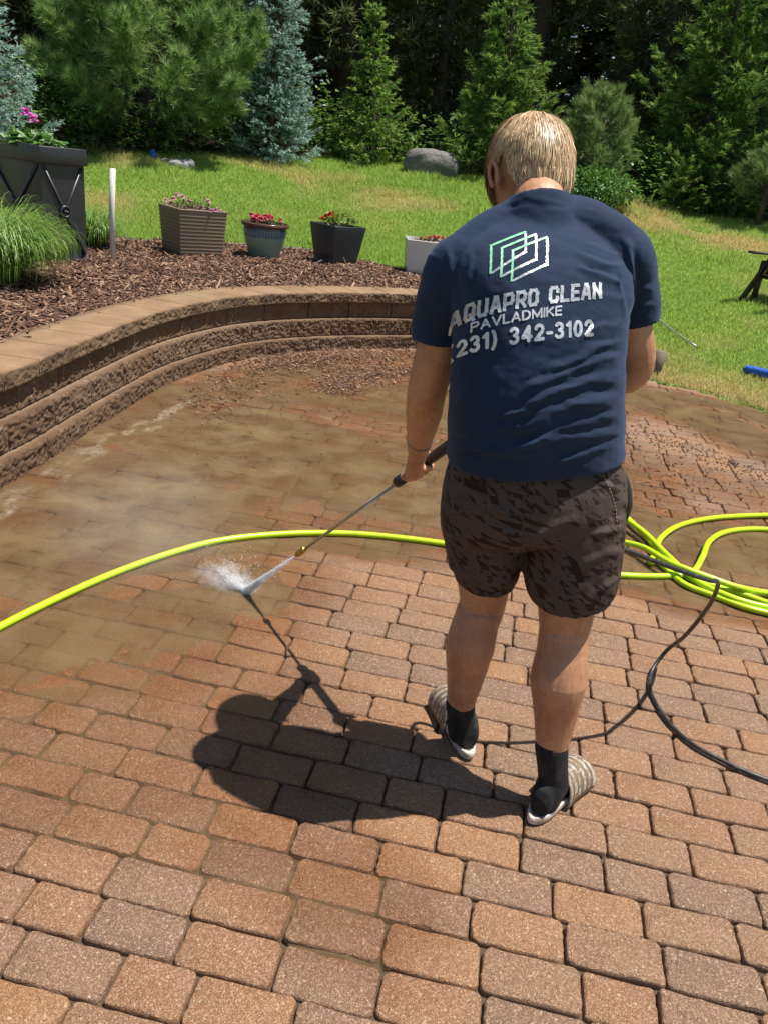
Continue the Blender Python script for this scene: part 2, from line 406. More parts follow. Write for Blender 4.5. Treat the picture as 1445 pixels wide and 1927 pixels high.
ro = t.mr(wn, 0, 1, .52, .20)
t.set(Base__Color=tone, Roughness=ro, Normal=bm); M_pav = t.m
o = obj('paved_patio', VV, [Fq, Ft], M_pav, attrs={'wet': wv, 'depth': dv}); tagit(o, kind='structure')

# muddy water: a thin sheet, in the joints where shallow, over the pavers where deep
gx, gy, gf = grid(np.arange(-1.95, 3.9, .02), np.arange(.9, 7.6, .02)); P2 = np.c_[gx, gy]
dw = depth(P2); ok = inpoly(P2, PATX) & (dw > .06); mf = ok[gf].all(1)
gf = gf[mf]; used = np.unique(gf); rm = np.full(len(P2), -1); rm[used] = np.arange(len(used))
P2 = P2[used]; dw = dw[used]
zz = -.0085+.0135*sm(dw, .1, .72)
fo = np.maximum(capsules(P2, [([(240, 812), (300, 786), (352, 757)], .062, 1.5), ([(150, 860), (230, 822), (300, 806)], .05, .9), ([(0, 965), (75, 915), (150, 868), (225, 826)], .15, .8), ([(0, 1010), (60, 960)], .08, .4)]), 0)
fo2 = fo*(fbm(P2[:, 0]*26, P2[:, 1]*9, 31, 5)*2.3-.75)
t = NT('muddy_water')
fl = t.n('Mapping'); t.put(fl.inputs[0], t.pos()); fl.inputs['Scale'].default_value = (1, 1.8, 1)
n1 = t.noise(1.6, 5., .6, fl.outputs[0]); n2 = t.noise(5., 5., .62)
colr = t.mix(t.mr(n1, .35, .65), (.165, .108, .053), (.225, .155, .080)); colr = t.mix(t.mr(n2, .48, .68, 0, .85), colr, (.105, .062, .03))
fm = t.mr(t.attr('foam'), .25, .75); colr = t.mix(t.math('MULTIPLY', fm, t.mr(t.noise(35., 5., .7), .35, .6)), colr, (.42, .35, .26))
a = t.mr(t.attr('depth'), .12, 1., .5, .88); a = t.math('MULTIPLY', a, t.mr(n2, .3, .62, 1.0, .42)); a = t.math('MAXIMUM', a, t.math('MULTIPLY', fm, .55), clamp=True)
a = t.math('MULTIPLY', a, t.mr(t.attr('depth'), .08, .2), clamp=True)
nb = t.bump(t.noise(20., 4., .6), .22, .012); nb = t.bump(t.noise(140., 3.), .22, .003, nb)
t.set(Base__Color=colr, Roughness=t.mr(t.noise(3., 3.), .35, .65, .06, .22), Alpha=a, Normal=nb, IOR=1.33); M_water = t.m
o = obj('muddy_water', np.c_[P2, zz], rm[gf], M_water, attrs={'depth': dw, 'foam': fo2}, smooth=True); tagit(o, kind='structure')

# ------------------------------------------------------------------ retaining wall
t = NT('split_face_block')
n1 = t.noise(7., 5.); n2 = t.noise(45., 5., .65)
c = t.mix(t.mr(n1, .3, .7), (.19, .095, .045), (.30, .175, .085)); isl = t.island(); c = t.mix(t.mr(isl, 0, 1, 0, .7), c, (.15, .075, .042)); c = t.mix(t.mr(isl, .7, .75, 0, .35), c, (.36, .24, .14))
c = t.mix(t.mr(n2, .45, .7, 0, .6), c, (.065, .04, .025)); c = t.mix(t.mr(t.noise(90., 4.), .6, .75, 0, .5), c, (.44, .33, .22))
ef = t.mr(t.noise(11., 5., .7), .58, .7, 0, .75); c = t.mix(t.math('MULTIPLY', ef, t.attr('lime')), c, (.50, .40, .32)); c = t.mix(t.mr(t.attr('rough'), .28, .0), c, (.40, .27, .17))
t.set(Base__Color=c, Roughness=.8, Normal=t.bump(t.noise(95., 7., .75), 1., .022)); M_block = t.m
t = NT('cap_stone')
n1 = t.noise(5., 5.); c = t.mix(t.mr(n1, .3, .7), (.20, .118, .06), (.31, .19, .10)); c = t.mix(t.mr(t.noise(60., 5.), .45, .75, 0, .6), c, (.15, .10, .06))
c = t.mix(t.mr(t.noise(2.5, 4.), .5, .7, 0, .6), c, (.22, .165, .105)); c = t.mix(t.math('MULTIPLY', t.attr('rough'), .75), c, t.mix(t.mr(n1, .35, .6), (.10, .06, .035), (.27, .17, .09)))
t.set(Base__Color=c, Roughness=.85, Normal=t.bump(t.noise(120., 7., .75), t.mr(t.attr('rough'), .2, .8, .45, 1.), .015)); M_cap = t.m
SB = 0.; s0c = float(np.interp(2.0, WP[:, 1], _d))
wall = empty('retaining_wall', (float(WP[60, 0]), float(WP[60, 1]), 0), 'curved low retaining wall of brown split-face blocks round the patio', 'wall')
def course(name, z0, z1, off, thick, blk, amp, mat, phase, iscap=False):
    Vs, Fs, rf, lime = [], [], [], []; n = 0
    s = phase-blk
    while s < WLEN-.02:
        L = blk*(1+rng.normal()*.03); a, b = max(s+.0045, .0), min(s+L-.0045, WLEN); s += L
        if b-a < .06: continue
        near = WP[np.searchsorted(_d, min((a+b)/2, WLEN-1e-3)), 1]
        st = .006 if near > 2.2 else .03
        nu = max(5, int((b-a)/st)); nv = max(4, int((z1-z0)/st)); zb = .0015
        us = np.linspace(a, b, nu+1); vs = np.linspace(z0+zb, z1-zb, nv+1); Ug, Vg = np.meshgrid(us, vs)
        ed = np.minimum(np.minimum((Ug-a), (b-Ug))/.006, np.minimum((Vg-z0), (z1-Vg)*.55)/.007).clip(0, 1)
        nz = (fbm(Ug*19+s*3, Vg*21, 41, 5)-.5)*2.2+1.1*(fbm(Ug*75, Vg*75+s, 42, 2)-.5)*2+.9*(1-2*abs(fbm(Ug*34, Vg*38+s, 43, 3)-.5)*2)
        dd = -amp*.82*(.15+nz)*ed+amp*.35                 # rock face bulges, edges sit back
        o_ = off+dd
        xy = wallpt(Ug.ravel(), o_.ravel()); V = np.c_[xy, Vg.ravel()]
        ii = np.arange((nu+1)*(nv+1)).reshape(nv+1, nu+1)
        F = [np.stack([ii[:-1, :-1], ii[:-1, 1:], ii[1:, 1:], ii[1:, :-1]], -1).reshape(-1, 4)]
        top = ii[-1]; bot = ii[0]; k0 = len(V)
        nb_ = 5; tops = [top]; VT = [V]
        for q in range(1, nb_+1):
            fr = q/nb_; xy = wallpt(us, np.full(nu+1, off+.012+(thick-.012)*fr)); zt = z1-zb+(fbm(us*14, np.full(nu+1, q*3.), 55)-.5)*.002
            VT.append(np.c_[xy, zt]); tops.append(k0+np.arange(nu+1)); k0 += nu+1
        xyb = wallpt(us, np.full(nu+1, off+thick)); VT.append(np.c_[xyb, np.full(nu+1, z0+zb)]); bb = k0+np.arange(nu+1)
        for p, q in zip(tops[:-1], tops[1:]): F.append(np.c_[p[:-1], p[1:], q[1:], q[:-1]])
        F.append(np.c_[tops[-1][:-1], tops[-1][1:], bb[1:], bb[:-1]]); F.append(np.c_[bb[:-1], bb[1:], bot[1:], bot[:-1]])
        V = np.concatenate(VT)
        # ends
        sideL = ii[:, 0]; 
        F4 = np.concatenate(F); Vs.append(V); Fs.append(F4+n)
        for col_, tt, bq in ((0, [x[0] for x in tops[1:]], bb[0]), (-1, [x[-1] for x in tops[1:]], bb[-1])):
            lp = list(ii[:, col_])+tt+[bq]; pl = np.array(lp)+n; cidx = lp[0]+n
            Fs.append(np.array([[pl[0], pl[q], pl[q+1], pl[q+1]] for q in range(1, len(pl)-1)]))
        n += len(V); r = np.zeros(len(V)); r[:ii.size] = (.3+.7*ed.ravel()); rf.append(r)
        lime.append(np.full(len(V), 1.))
    V = np.concatenate(Vs); F = np.concatenate(Fs); tri = F[:, 2] == F[:, 3]
    lm = np.clip(.25+.8*sm(V[:, 1], 6.3, 4.), 0, 1)*(1 if name != 'cap_course' else .3)
    return obj(name, V, [F[~tri], F[tri][:, :3]], mat, wall, {'rough': np.concatenate(rf), 'lime': lm})
course('block_course', -.03, .113, .0, .30, .405, .0075, M_block, .10)
course('block_course', .1145, .255, .048, .28, .405, .0085, M_block, .28)
course('block_course', .2565, .386, .10, .24, .405, .0075, M_block, .06)
course('cap_course', .388, .474, .066, .335, .30, .0065, M_cap, .13)

# ------------------------------------------------------------------ mulch bed
def chips(name, P, N, sl, sw, st, mat, parent=None, cols=None, flat=.35):
    n = len(P); yaw = rng.random(n)*2*np.pi; pit = rng.normal(size=n)*flat; rol = rng.normal(size=n)*flat
    a = np.c_[np.cos(yaw)*np.cos(pit), np.sin(yaw)*np.cos(pit), np.sin(pit)]; b0 = np.c_[-np.sin(yaw), np.cos(yaw), np.zeros(n)]
    c0 = np.cross(a, b0); b = b0*np.cos(rol)[:, None]+c0*np.sin(rol)[:, None]; c = np.cross(a, b)
    L = (sl*np.exp(rng.normal(size=n)*.5))[:, None]*.5; W = (sw*np.exp(rng.normal(size=n)*.35))[:, None]*.5; T = (st*(.6+.8*rng.random(n)))[:, None]*.5
    sg = np.array([(-1, -1, -1), (1, -1, -1), (1, 1, -1), (-1, 1, -1), (-1, -1, 1), (1, -1, 1), (1, 1, 1), (-1, 1, 1)], float)
    jt = 1+rng.normal(size=(n, 8, 1))*.22
    V = P[:, None]+(sg[None, :, :1]*a[:, None]*L[:, None]*jt+sg[None, :, 1:2]*b[:, None]*W[:, None]*jt+sg[None, :, 2:]*c[:, None]*T[:, None])
    F = (np.arange(n)*8)[:, None, None]+BOXF[None]
    return obj(name, V.reshape(-1, 3), F.reshape(-1, 4), mat, parent)
BEDP = np.r_[LBs, wallpt(np.linspace(WLEN, 0, 60), np.full(60, .36)), [[-9.5, -1.8]]]
gx, gy, gf = grid(np.arange(-9.5, 2.3, .1), np.arange(-1.8, 9.2, .1)); P2 = np.c_[gx, gy]
dl, _ = sdist(P2, LBs); inb = inpoly(P2, np.r_[LBs+.0, wallpt(np.linspace(WLEN, 0, 60), np.full(60, .25)), [[-9.5, -1.8]]])
def mulchz(P):
    d, _ = sdist(P, WP); k = sm(d, .3, 1.6)
    dl, _ = sdist(P, LBs)
    return .438+.03*k+.05*(fbm(P[:, 0]*1.5, P[:, 1]*1.5, 9)-.5)*k+.012*sm(dl, .0, .2)
near = np.zeros(len(P2), bool); near[gf[inb[gf].any(1)].ravel()] = True
f = gf[inb[gf].any(1)]; used = np.unique(f); rm = np.full(len(P2), -1); rm[used] = np.arange(len(used)); Pm = P2[used]
t = NT('mulch'); isl = t.island()
c = t.ramp(t.noise(70., 4.), [(.3, (.045, .022, .016)), (.55, (.12, .06, .042)), (.75, (.22, .12, .085))]); t.set(Base__Color=c, Roughness=.9, Normal=t.bump(t.noise(60., 5.), 1., .03)); M_mul = t.m
o = obj('mulch_bed', np.c_[Pm, mulchz(Pm)], rm[f], M_mul, smooth=True); tagit(o, kind='structure')
t = NT('wood_chip'); isl = t.island()
c = t.ramp(isl, [(0, (.06, .026, .014)), (.35, (.125, .057, .031)), (.6, (.20, .10, .057)), (.8, (.28, .16, .095)), (1, (.42, .28, .18))]); t.set(Base__Color=c, Roughness=.85); M_chip = t.m
Q = rng.random((85000, 2))*[9, 8]+[-7, 1.5]; Q = Q[inpoly(Q, BEDP)]
dc = np.linalg.norm(Q, axis=1); Q = Q[rng.random(len(Q)) < np.clip(1.25-dc*.035, .25, 1)]
o = chips('mulch_chips', np.c_[Q, mulchz(Q)+.006+rng.random(len(Q))*.012], None, .046, .0095, .005, M_chip); tagit(o, 'reddish brown shredded wood mulch covering the raised bed', 'mulch', kind='stuff')
# bed edging strip
P = smoothpath(np.c_[LBs[8:], np.full(len(LBs)-8, 0)], 3); pz = mulchz(P[:, :2]); Pn = np.gradient(P[:, :2], axis=0); Pn = np.c_[-Pn[:, 1], Pn[:, 0]]; Pn /= np.linalg.norm(Pn, axis=1)[:, None]
rings_ = np.stack([np.c_[P[:, :2]+Pn*a_, pz+b_] for a_, b_ in ((-.006, -.08), (.006, -.08), (.006, .028), (-.006, .028))], 1)
V, F = loft(rings_); o = obj('bed_edging', V, F, simple('edging_plastic', (.025, .022, .02), .5)); tagit(o, 'thin dark edging strip between the mulch bed and the lawn', 'edging')

# debris washed onto the patio
def scat(regs, n):
    out = []
    for pts, r, wgt in regs:
        q = np.array([atz(*p)[:2] for p in pts]); k = int(n*wgt); seg = rng.integers(0, max(1, len(q)-1), k); tt = rng.random((k, 1))
        p = (q[seg]+(q[np.minimum(seg+1, len(q)-1)]-q[seg])*tt if len(q) > 1 else np.repeat(q, k, 0))+rng.normal(size=(k, 2))*r*.5; out.append(p)
    P = np.concatenate(out); P = P[inpoly(P, PATIO)]; return P
Q = scat([([(470, 690), (560, 672), (700, 668), (860, 665)], .30, .55), ([(620, 735), (660, 715), (760, 700), (860, 700)], .22, .38), ([(560, 690), (690, 690)], .4, .12), ([(380, 770), (480, 700)], .25, .07)], 3600)
o = chips('washed_mulch', np.c_[Q, .006+rng.random(len(Q))*.008], None, .019, .0065, .003, M_chip, flat=.2); tagit(o, 'drift of loose wood chips washed against the foot of the wall', 'wood chips', kind='stuff')
Q = scat([([(1180, 800), (1280, 850), (1330, 880), (1440, 930)], .6, .3), ([(1200, 900), (1300, 930)], .5, .2), ([(1180, 800), (1330, 860), (1445, 900)], .16, .3), ([(300, 800), (500, 760), (600, 760)], .5, .16), ([(380, 830), (600, 850), (760, 830)], .7, .04)], 950)
o = chips('mud_crumbs', np.c_[Q, .004+rng.random(len(Q))*.004], None, .0075, .0055, .0035, simple('mud_crumb', (.10, .055, .033), .8), flat=.5); tagit(o, 'dark crumbs of soil and bark scattered over the wet pavers', 'debris', kind='stuff')
# moss tuft line at the wall foot handled with the grass

# ------------------------------------------------------------------ lawn grass
def blades(P, z, h, wd, lean):
    n = len(P); yaw = rng.random(n)*2*np.pi; a = np.c_[np.cos(yaw), np.sin(yaw), np.zeros(n)]*(wd*.5)[:, None]
    ly = rng.random(n)*2*np.pi; lv = np.c_[np.cos(ly), np.sin(ly), np.zeros(n)]*(lean*h)[:, None]; up = np.c_[np.zeros((n, 2)), h]
    B = np.c_[P, z]; V = np.stack([B-a, B+a, B+up*.55+lv*.35+a*.8, B+up*.55+lv*.35-a*.8, B+up+lv], 1)
    q = np.arange(n)[:, None]*5
    return V.reshape(-1, 3), [q+np.array([0, 1, 2, 3]), q+np.array([3, 2, 4])]
N0 = 900000
r = rng.random(N0)**.85*17+4.6; th = rng.random(N0)*rad(66)-rad(33)+rad(0)
Q = np.c_[np.sin(th)*r, np.cos(th)*r]
lawnpoly = np.r_[LBs[::-1], [[-9.5, 24], [14, 24], [14, 1]], EDGE[:-3][::-1]+np.array([.0, .0])]
ok = inpoly(Q, lawnpoly); Q = Q[ok]; r = r[ok]
pxy = topx(np.c_[Q, lawnz(Q[:, 0], Q[:, 1])]); ok = (pxy[0] > -90) & (pxy[0] < 1535); ok &= ~((pxy[0] > 860) & (pxy[0] < 1150) & (pxy[1] > 560))
Q = Q[ok]; r = r[ok]; keep = rng.random(len(Q)) < np.where(r < 11, 1, .75); Q = Q[keep]; r = r[keep]
z = lawnz(Q[:, 0], Q[:, 1])-.004
BND = np.array([(-16., 8.5)]+[tuple(hit(*p)[:2]) for p in [(0, 292), (170, 298), (400, 300), (640, 303), (760, 315), (900, 335), (1050, 365), (1150, 385), (1300, 412), (1445, 432)]]+[(9., 12.6), (16., 11.5)])
def bndy(x): return np.interp(x, BND[:, 0], BND[:, 1])
ok = Q[:, 1] < bndy(Q[:, 0])+.25+.5*rng.random(len(Q)); Q = Q[ok]; r = r[ok]; z = z[ok]
dry = fbm(Q[:, 0]*.8+7, Q[:, 1]*.8, 71, 4); dE, _ = sdist(Q, EDGE); qx, qy = topx(np.c_[Q, z])
band = np.exp(-((qy-(430+(qx-1240)*.22))/17)**2)*(qx > 1150)          # the parched strip across the right hand lawn
bandm = np.maximum(np.exp(-((dE-.12)/.16)**2)*.85, band*.9*sm(fbm(Q[:, 0]*2, Q[:, 1]*2, 75), .3, .6))
h = (.030+.028*rng.random(len(Q)))*(1+.5*(r > 13.5))*(1+.9*(fbm(Q[:, 0]*1.2, Q[:, 1]*1.2, 77) > .62)*(r > 12)); wd = .0035+.0005*r
V, F = blades(Q, z, h, wd, .25+.5*rng.random(len(Q)))
dr = np.clip(sm(dry, .45, .75)*.6+bandm*1.1+rng.normal(size=len(Q))*.16+.12, 0, 1)
pal = rng.random(len(Q))
t = NT('grass_blade')
c = t.ramp(t.attr('tone'), [(0, (.16, .31, .03)), (.5, (.31, .52, .055)), (1, (.50, .68, .17))]); c = t.mix(t.attr('dry'), c, (.68, .54, .25))
t.set(Base__Color=c, Roughness=.5); t.put(t.b.inputs['Specular IOR Level'], .3)
tr = t.n('BsdfTranslucent', Color=c); mx = t.n('MixShader', i0=.5); t.t.links.new(t.b.outputs[0], mx.inputs[1]); t.t.links.new(tr.outputs[0], mx.inputs[2]); t.t.links.new(mx.outputs[0], t.out.inputs[0]); M_grass = t.m
o = obj('lawn_grass', V, F, M_grass, attrs={'tone': np.repeat(pal, 5), 'dry': np.repeat(dr, 5)}); tagit(o, 'mown green lawn grass with yellow dry patches', 'grass', kind='stuff')

# ------------------------------------------------------------------ the person
M_skin = NT('skin'); t = M_skin
c = t.mix(t.mr(t.noise(11., 5., .65), .35, .65), (.38, .175, .088), (.50, .26, .145)); c = t.mix(t.mr(t.noise(55., 4.), .58, .7, 0, .28), c, (.52, .20, .13)); c = t.mix(t.mr(t.noise(260., 3.), .55, .8, 0, .18), c, (.36, .15, .09))
t.set(Base__Color=c, Roughness=.48, Normal=t.bump(t.noise(420., 4.), .22, .002)); t.put(t.b.inputs['Subsurface Weight'], .12); t.b.inputs['Subsurface Radius'].default_value = (.012, .004, .002); M_skin = t.m
person = empty('person', (.40, 1.70, 0), 'man seen from behind in navy t-shirt and patterned shorts, bowed over his spray lance', 'person')
def PX(*a): return aty(*a)
XR = np.array([1., 0, 0]); YF = np.array([0, 1., 0]); ZU = np.array([0, 0, 1.])
YAW = rad(17)
tr_ = np.array([math.cos(YAW), math.sin(YAW), 0]); tf_ = np.array([-math.sin(YAW), math.cos(YAW), 0])
def tors(rows, k=40, grow=0., ex=.85):
    R = []
    for (y, xl, xr, Y, ry) in rows:
        a, b = PX(xl, y, Y), PX(xr, y, Y); c = (a+b)/2; w = np.linalg.norm(a-b)/2
        rx = math.sqrt(max(w*w-(ry*math.sin(YAW))**2, 1e-6))/math.cos(YAW)
        q = ring(c, tr_, tf_, rx+grow, ry+grow, k, ex); R.append(q+ZU*((q-c)@tr_)[:, None]*.12*float(sm(y, 520, 700)))
    return R
def resample(R, m=4):
    R = np.asarray(R); n, k, _ = R.shape; out = []
    for i in range(n-1):
        for q in range(m):
            t_ = q/m; p0, p1, p2, p3 = R[max(i-1, 0)], R[i], R[i+1], R[min(i+2, n-1)]
            out.append(.5*((2*p1)+(-p0+p2)*t_+(2*p0-5*p1+4*p2-p3)*t_*t_+(-p0+3*p1-3*p2+p3)*t_**3))
    out.append(R[-1]); return np.array(out)
torso_rows = [(856, 847, 1168, 1.695, .146), (830, 849, 1167, 1.69, .144), (790, 850, 1168, 1.685, .140), (750, 853, 1167, 1.68, .136), (700, 855, 1168, 1.685, .134), (650, 857, 1171, 1.70, .134),
              (605, 858, 1176, 1.715, .136), (560, 855, 1182, 1.735, .136), (520, 850, 1186, 1.75, .132), (485, 862, 1178, 1.765, .122), (455, 888, 1158, 1.78, .108), (430, 920, 1130, 1.795, .092), (408, 950, 1098, 1.805, .076), (392, 970, 1070, 1.815, .060)]
# arms
shL, elL, wrL = PX(864, 505, 1.75), PX(806, 722, 1.80), PX(786, 852, 2.00)
shR, elR = PX(1165, 482, 1.82), PX(1192, 690, 1.87)
GP = atz(460, 1115); COLL = PX(752, 905, 2.12); wd_ = norm(COLL-GP)            # lance direction (up)
gripL = PX(786, 884, 2.075); gripL = COLL+wd_*((gripL-COLL)@wd_)
gripR = COLL+wd_*.50+np.array([0, 0, -.05])
wrR = gripR+norm(elR-gripR)*.085
def hand(mb, wrist, grip, axis, side_hint, rod=.014, first=1., tilt=0.):
    """closed hand round a rod: grip centre, rod axis; fingers wrap from the palm side"""
    ax = norm(axis); p = norm((wrist-grip)-((wrist-grip)@ax)*ax)           # away from rod towards the wrist
    s = np.cross(ax, p)*side_hint                                          # side the back of the hand faces
    pc = grip+p*.030+s*.018
    A, F = limb([wrist, wrist+(pc-wrist)*.45, pc, pc-p*.010], [.0245, .024, .025, .019], 5, 16), None
    mb.add(*A)
    for q in (-.030, -.010, .011, .030): mb.add(*ellipsoid(pc+ax*q*.9, ax, p, s, .0095, .029, .0150, 12, 8))
    ln = [.92, 1.02, 1., .84]; fr = [.0088, .0091, .0087, .0078]
    for i, q in enumerate((.033, .0115, -.0105, -.031)):
        q = q*first; R_ = rod+fr[i]*.92; pts = []
        for a in np.linspace(70, 70+225*ln[i], 9):
            a_ = rad(a); pts.append(grip+ax*(q-(a-70)/225*.004)+(p*math.cos(a_)*-1*-1+s*math.sin(a_))*R_)
        pts = [pc-p*.004+ax*q+s*.006]+pts
        mb.add(*limb(pts[:1]+pts[1:], [fr[i]*1.15]+[fr[i]*1.06, fr[i]*1.0, fr[i], fr[i]*.98, fr[i]*.97, fr[i]*.93, fr[i]*.9, fr[i]*.86, fr[i]*.78], 3, 12))
    R_ = rod+.0098; tp = [pc+ax*.020*first-s*.004, grip+ax*.046*first+p*.022-s*.012]
    for a in (-30, -75, -120): tp.append(grip+ax*(.042+.002)*first+(p*math.cos(rad(a))+s*math.sin(rad(a)))*R_)
    mb.add(*limb(tp, [.0145, .0125, .0112, .0102, .0085], 4, 12))
# head frame
HC = PX(993, 322, 1.92); hy, hp = rad(24), rad(33)
fh = np.array([-math.sin(hy)*math.cos(hp), math.cos(hy)*math.cos(hp), -math.sin(hp)]); rh = np.array([math.cos(hy), math.sin(hy), 0]); uh = np.cross(rh, fh)
def H(a, b, c): return HC+rh*a+fh*b+uh*c
mb = MB()
mb.add(*ellipsoid(H(0, -.006, .008), rh, fh, uh, .077, .094, .098, 28, 16))
R = [ring(H(0, b, c), rh, norm(fh*.25+uh), rx, rc, 24, .9) for b, c, rx, rc in ((-.03, -.01, .060, .07), (.02, -.025, .066, .085), (.055, -.035, .060, .082), (.078, -.04, .046, .070), (.090, -.045, .026, .045))]
mb.add(*loft(R))
mb.add(*limb([H(0, .088, -.004), H(0, .103, -.030), H(0, .104, -.041), H(0, .090, -.047)], [.007, .010, .0125, .008], 4, 12))        # nose
mb.add(*ellipsoid(H(0, .086, -.073), rh, fh, uh, .024, .010, .006, 16, 8)); mb.add(*ellipsoid(H(0, .087, -.083), rh, fh, uh, .020, .009, .0055, 16, 8)); mb.add(*ellipsoid(H(0, .076, -.106), rh, fh, uh, .022, .016, .016, 16, 8))
for sx in (-1, 1):
    mb.add(*ellipsoid(H(sx*.031, .084, .004), rh, fh, uh, .018, .009, .005, 12, 8))                                    # brow
    mb.add(*ellipsoid(H(sx*.030, .080, -.012), rh, fh, uh, .012, .009, .008, 12, 8))
    e = [H(sx*.079, .004+.018*math.sin(a), -.018+.031*math.cos(a))+rh*sx*(.006+.006*math.cos(a*.5+.4)) for a in np.linspace(-2.6, 2.2, 10)]
    mb.add(*limb(e, [.0055]*10, 3, 10)); mb.add(*ellipsoid(H(sx*.079, -.001, -.020), fh, uh, rh, .015, .027, .006, 14, 8)); mb.add(*ellipsoid(H(sx*.080, .002, -.046), fh, uh, rh, .009, .010, .006, 12, 8))
neck0 = PX(1012, 400, 1.80)
mb.add(*limb([PX(1013, 450, 1.79), neck0, H(0, -.018, -.056), H(0, -.006, .0)], [.074, .062, .056, .054], 5, 24))
# trunk under the shirt
mb.add(*loft(resample(tors(torso_rows, 32, -.014), 3)))
for (sh, el, wr, out_) in ((shL, elL, wrL, -1), (shR, elR, wrR, 1)):
    ac = sh*.75+PX(1010, 470, 1.79)*.25
    mb.add(*limb([ac, sh, sh*.62+el*.38, el*1.0, el*.62+wr*.38, el*.2+wr*.8, wr], [.056, .058, .050, .0475, .046, .033, .0275], 6, 22))
hand(mb, wrL, gripL, wd_, 1, .0135, 1)
hand(mb, wrR, gripR, norm(wd_*.35+np.array([0, 0, -1.])), 1, .0135, -1)
# legs
hipL, knL, anL = PX(925, 985, 1.735), PX(908, 1130, 1.775), PX(866, 1372, 1.775)
hipR, knR, anR = PX(1085, 985, 1.70), PX(1062, 1180, 1.665), PX(1040, 1470, 1.585)
mb.add(*limb([hipL, PX(912, 1060, 1.76), knL, PX(896, 1168, 1.762), PX(884, 1215, 1.750), PX(876, 1270, 1.762), PX(867, 1325, 1.772), anL], [.088, .074, .061, .0605, .0660, .052, .038, .029], 6, 26))
mb.add(*limb([hipR, PX(1070, 1090, 1.675), knR, PX(1057, 1225, 1.645), PX(1050, 1280, 1.622), PX(1045, 1340, 1.615), PX(1038, 1410, 1.600), anR], [.090, .078, .063, .063, .0715, .056, .040, .030], 6, 26))
bV, bF = remeshed(mb, .0027, 5, .5)
bN = vnormals(bV, bF); sV, qx, qy = bV, *topx(bV); view = ((EYE-bV)*bN).sum(1); disp = np.zeros(len(bV))
def fold(x0, y0, x1, y1, wpx, amp, bend=0.):
    a = np.array([x0, y0], float); b = np.array([x1, y1], float); v = b-a; L = np.linalg.norm(v); u = v/L; nn = np.array([-u[1], u[0]])
    t_ = ((np.c_[qx, qy]-a)@u)/L; d = (np.c_[qx, qy]-a)@nn-bend*np.sin(np.pi*np.clip(t_, 0, 1))
    d = d+6*(fbm(qx/60, qy/60, 91)-.5)
    env = np.clip(1-(abs(t_-.5)/.55)**4, 0, 1)*(t_ > -.05)*(t_ < 1.05); g = np.exp(-(d/wpx)**2)-.55*np.exp(-((d-wpx*1.7)/(wpx*1.1))**2)
    disp[:] += amp*env*g*(view > -.15)
for a in [(868, 1150, 950, 1158, 5, -.0022, 3), (1015, 1188, 1100, 1196, 5, -.0026, 3), (882, 1120, 876, 1150, 6, .003, 0), (942, 1120, 938, 1155, 6, .003, 0), (1026, 1160, 1020, 1192, 6, .003, 0), (1092, 1165, 1090, 1195, 6, .003, 0), (888, 1200, 884, 1290, 9, -.0010, 0), (1050, 1240, 1046, 1330, 9, -.0010, 0), (876, 1290, 868, 1330, 9, .0025, 0), (1044, 1340, 1038, 1400, 9, .003, 0), (770, 735, 830, 742, 5, -.002, 2)]: fold(*a)
bV = bV+bN*(disp+.0002*(fbm(bV[:, 0]*90+bV[:, 1]*40, bV[:, 2]*90, 33)-.5)*2)[:, None]; bN = vnormals(bV, bF)
body = obj('body', bV, bF, M_skin, person, smooth=True)
hz = (bV[:, 2] > .17) & (bV[:, 2] < .62) & (bV[:, 1] > 1.3); ha = (bV[:, 2] > .78) & (bV[:, 2] < 1.2) & (abs(bV[:, 0]-.31) > .2); idx = np.r_[rng.choice(np.nonzero(hz)[0], 9000), rng.choice(np.nonzero(ha)[0], 2600)]
hb, hn = bV[idx], bN[idx]; hd = hn*.45+rng.normal(size=hb.shape)*.35-ZU*.8; hd /= np.linalg.norm(hd, axis=1)[:, None]; hs = np.cross(hd, hn); hs /= np.linalg.norm(hs, axis=1)[:, None]+1e-9; hl = (.006+.008*rng.random(len(idx)))[:, None]
o = obj('body_hair', np.stack([hb-hs*.00022, hb+hs*.00022, hb+hd*hl], 1).reshape(-1, 3), np.arange(len(idx)*3).reshape(-1, 3), simple('body_hair', (.16, .09, .05), .5), person)
# eyes (closed lids hide most of them)
M_eye = simple('eye_white', (.8, .78, .74), .2)
for sx in (-1, 1): obj('eye', *ellipsoid(H(sx*.030, .0815, -.0125), rh, fh, uh, .0095, .0095, .0075, 16, 10), M_eye, person, smooth=True)

# ---- shirt
mb = MB()
R = resample(tors(torso_rows, 44, .006), 4)
hem_in = [R[0]+(R[0].mean(0)-R[0])*q+ZU*dz for q, dz in ((.07, -.002), (.085, .03), (.09, .05))]
Rs = np.concatenate([np.array(hem_in[::-1]), R]); mb.add(*loft(Rs))
def sleeve(pts, rs, flat=1.):
    P = smoothpath(pts, 6); r = np.interp(np.linspace(0, len(pts)-1, len(P)), range(len(pts)), rs)
    V, F = tube(P, r, 32, up=(0, 1, 0)); nr = len(P); RR = V[:nr*32].reshape(nr, 32, 3)
    T = norm(P[-1]-P[-2]); inn = [P[-1]+(RR[-1]-P[-1])*q-T*d for q, d in ((.90, -.001), (.86, .02), (.84, .04))]
    return loft(np.concatenate([RR, np.array(inn)]))
mb.add(*sleeve([shL*.6+PX(1010, 475, 1.79)*.4, shL+ZU*.002, PX(841, 555, 1.765), PX(828, 600, 1.78), PX(823, 640, 1.785)], [.066, .070, .065, .0625, .0620]))
mb.add(*sleeve([shR*.62+PX(1010, 475, 1.79)*.38, shR+ZU*.000, PX(1182, 530, 1.84), PX(1190, 570, 1.85), PX(1192, 605, 1.855)], [.066, .070, .064, .062, .0610]))
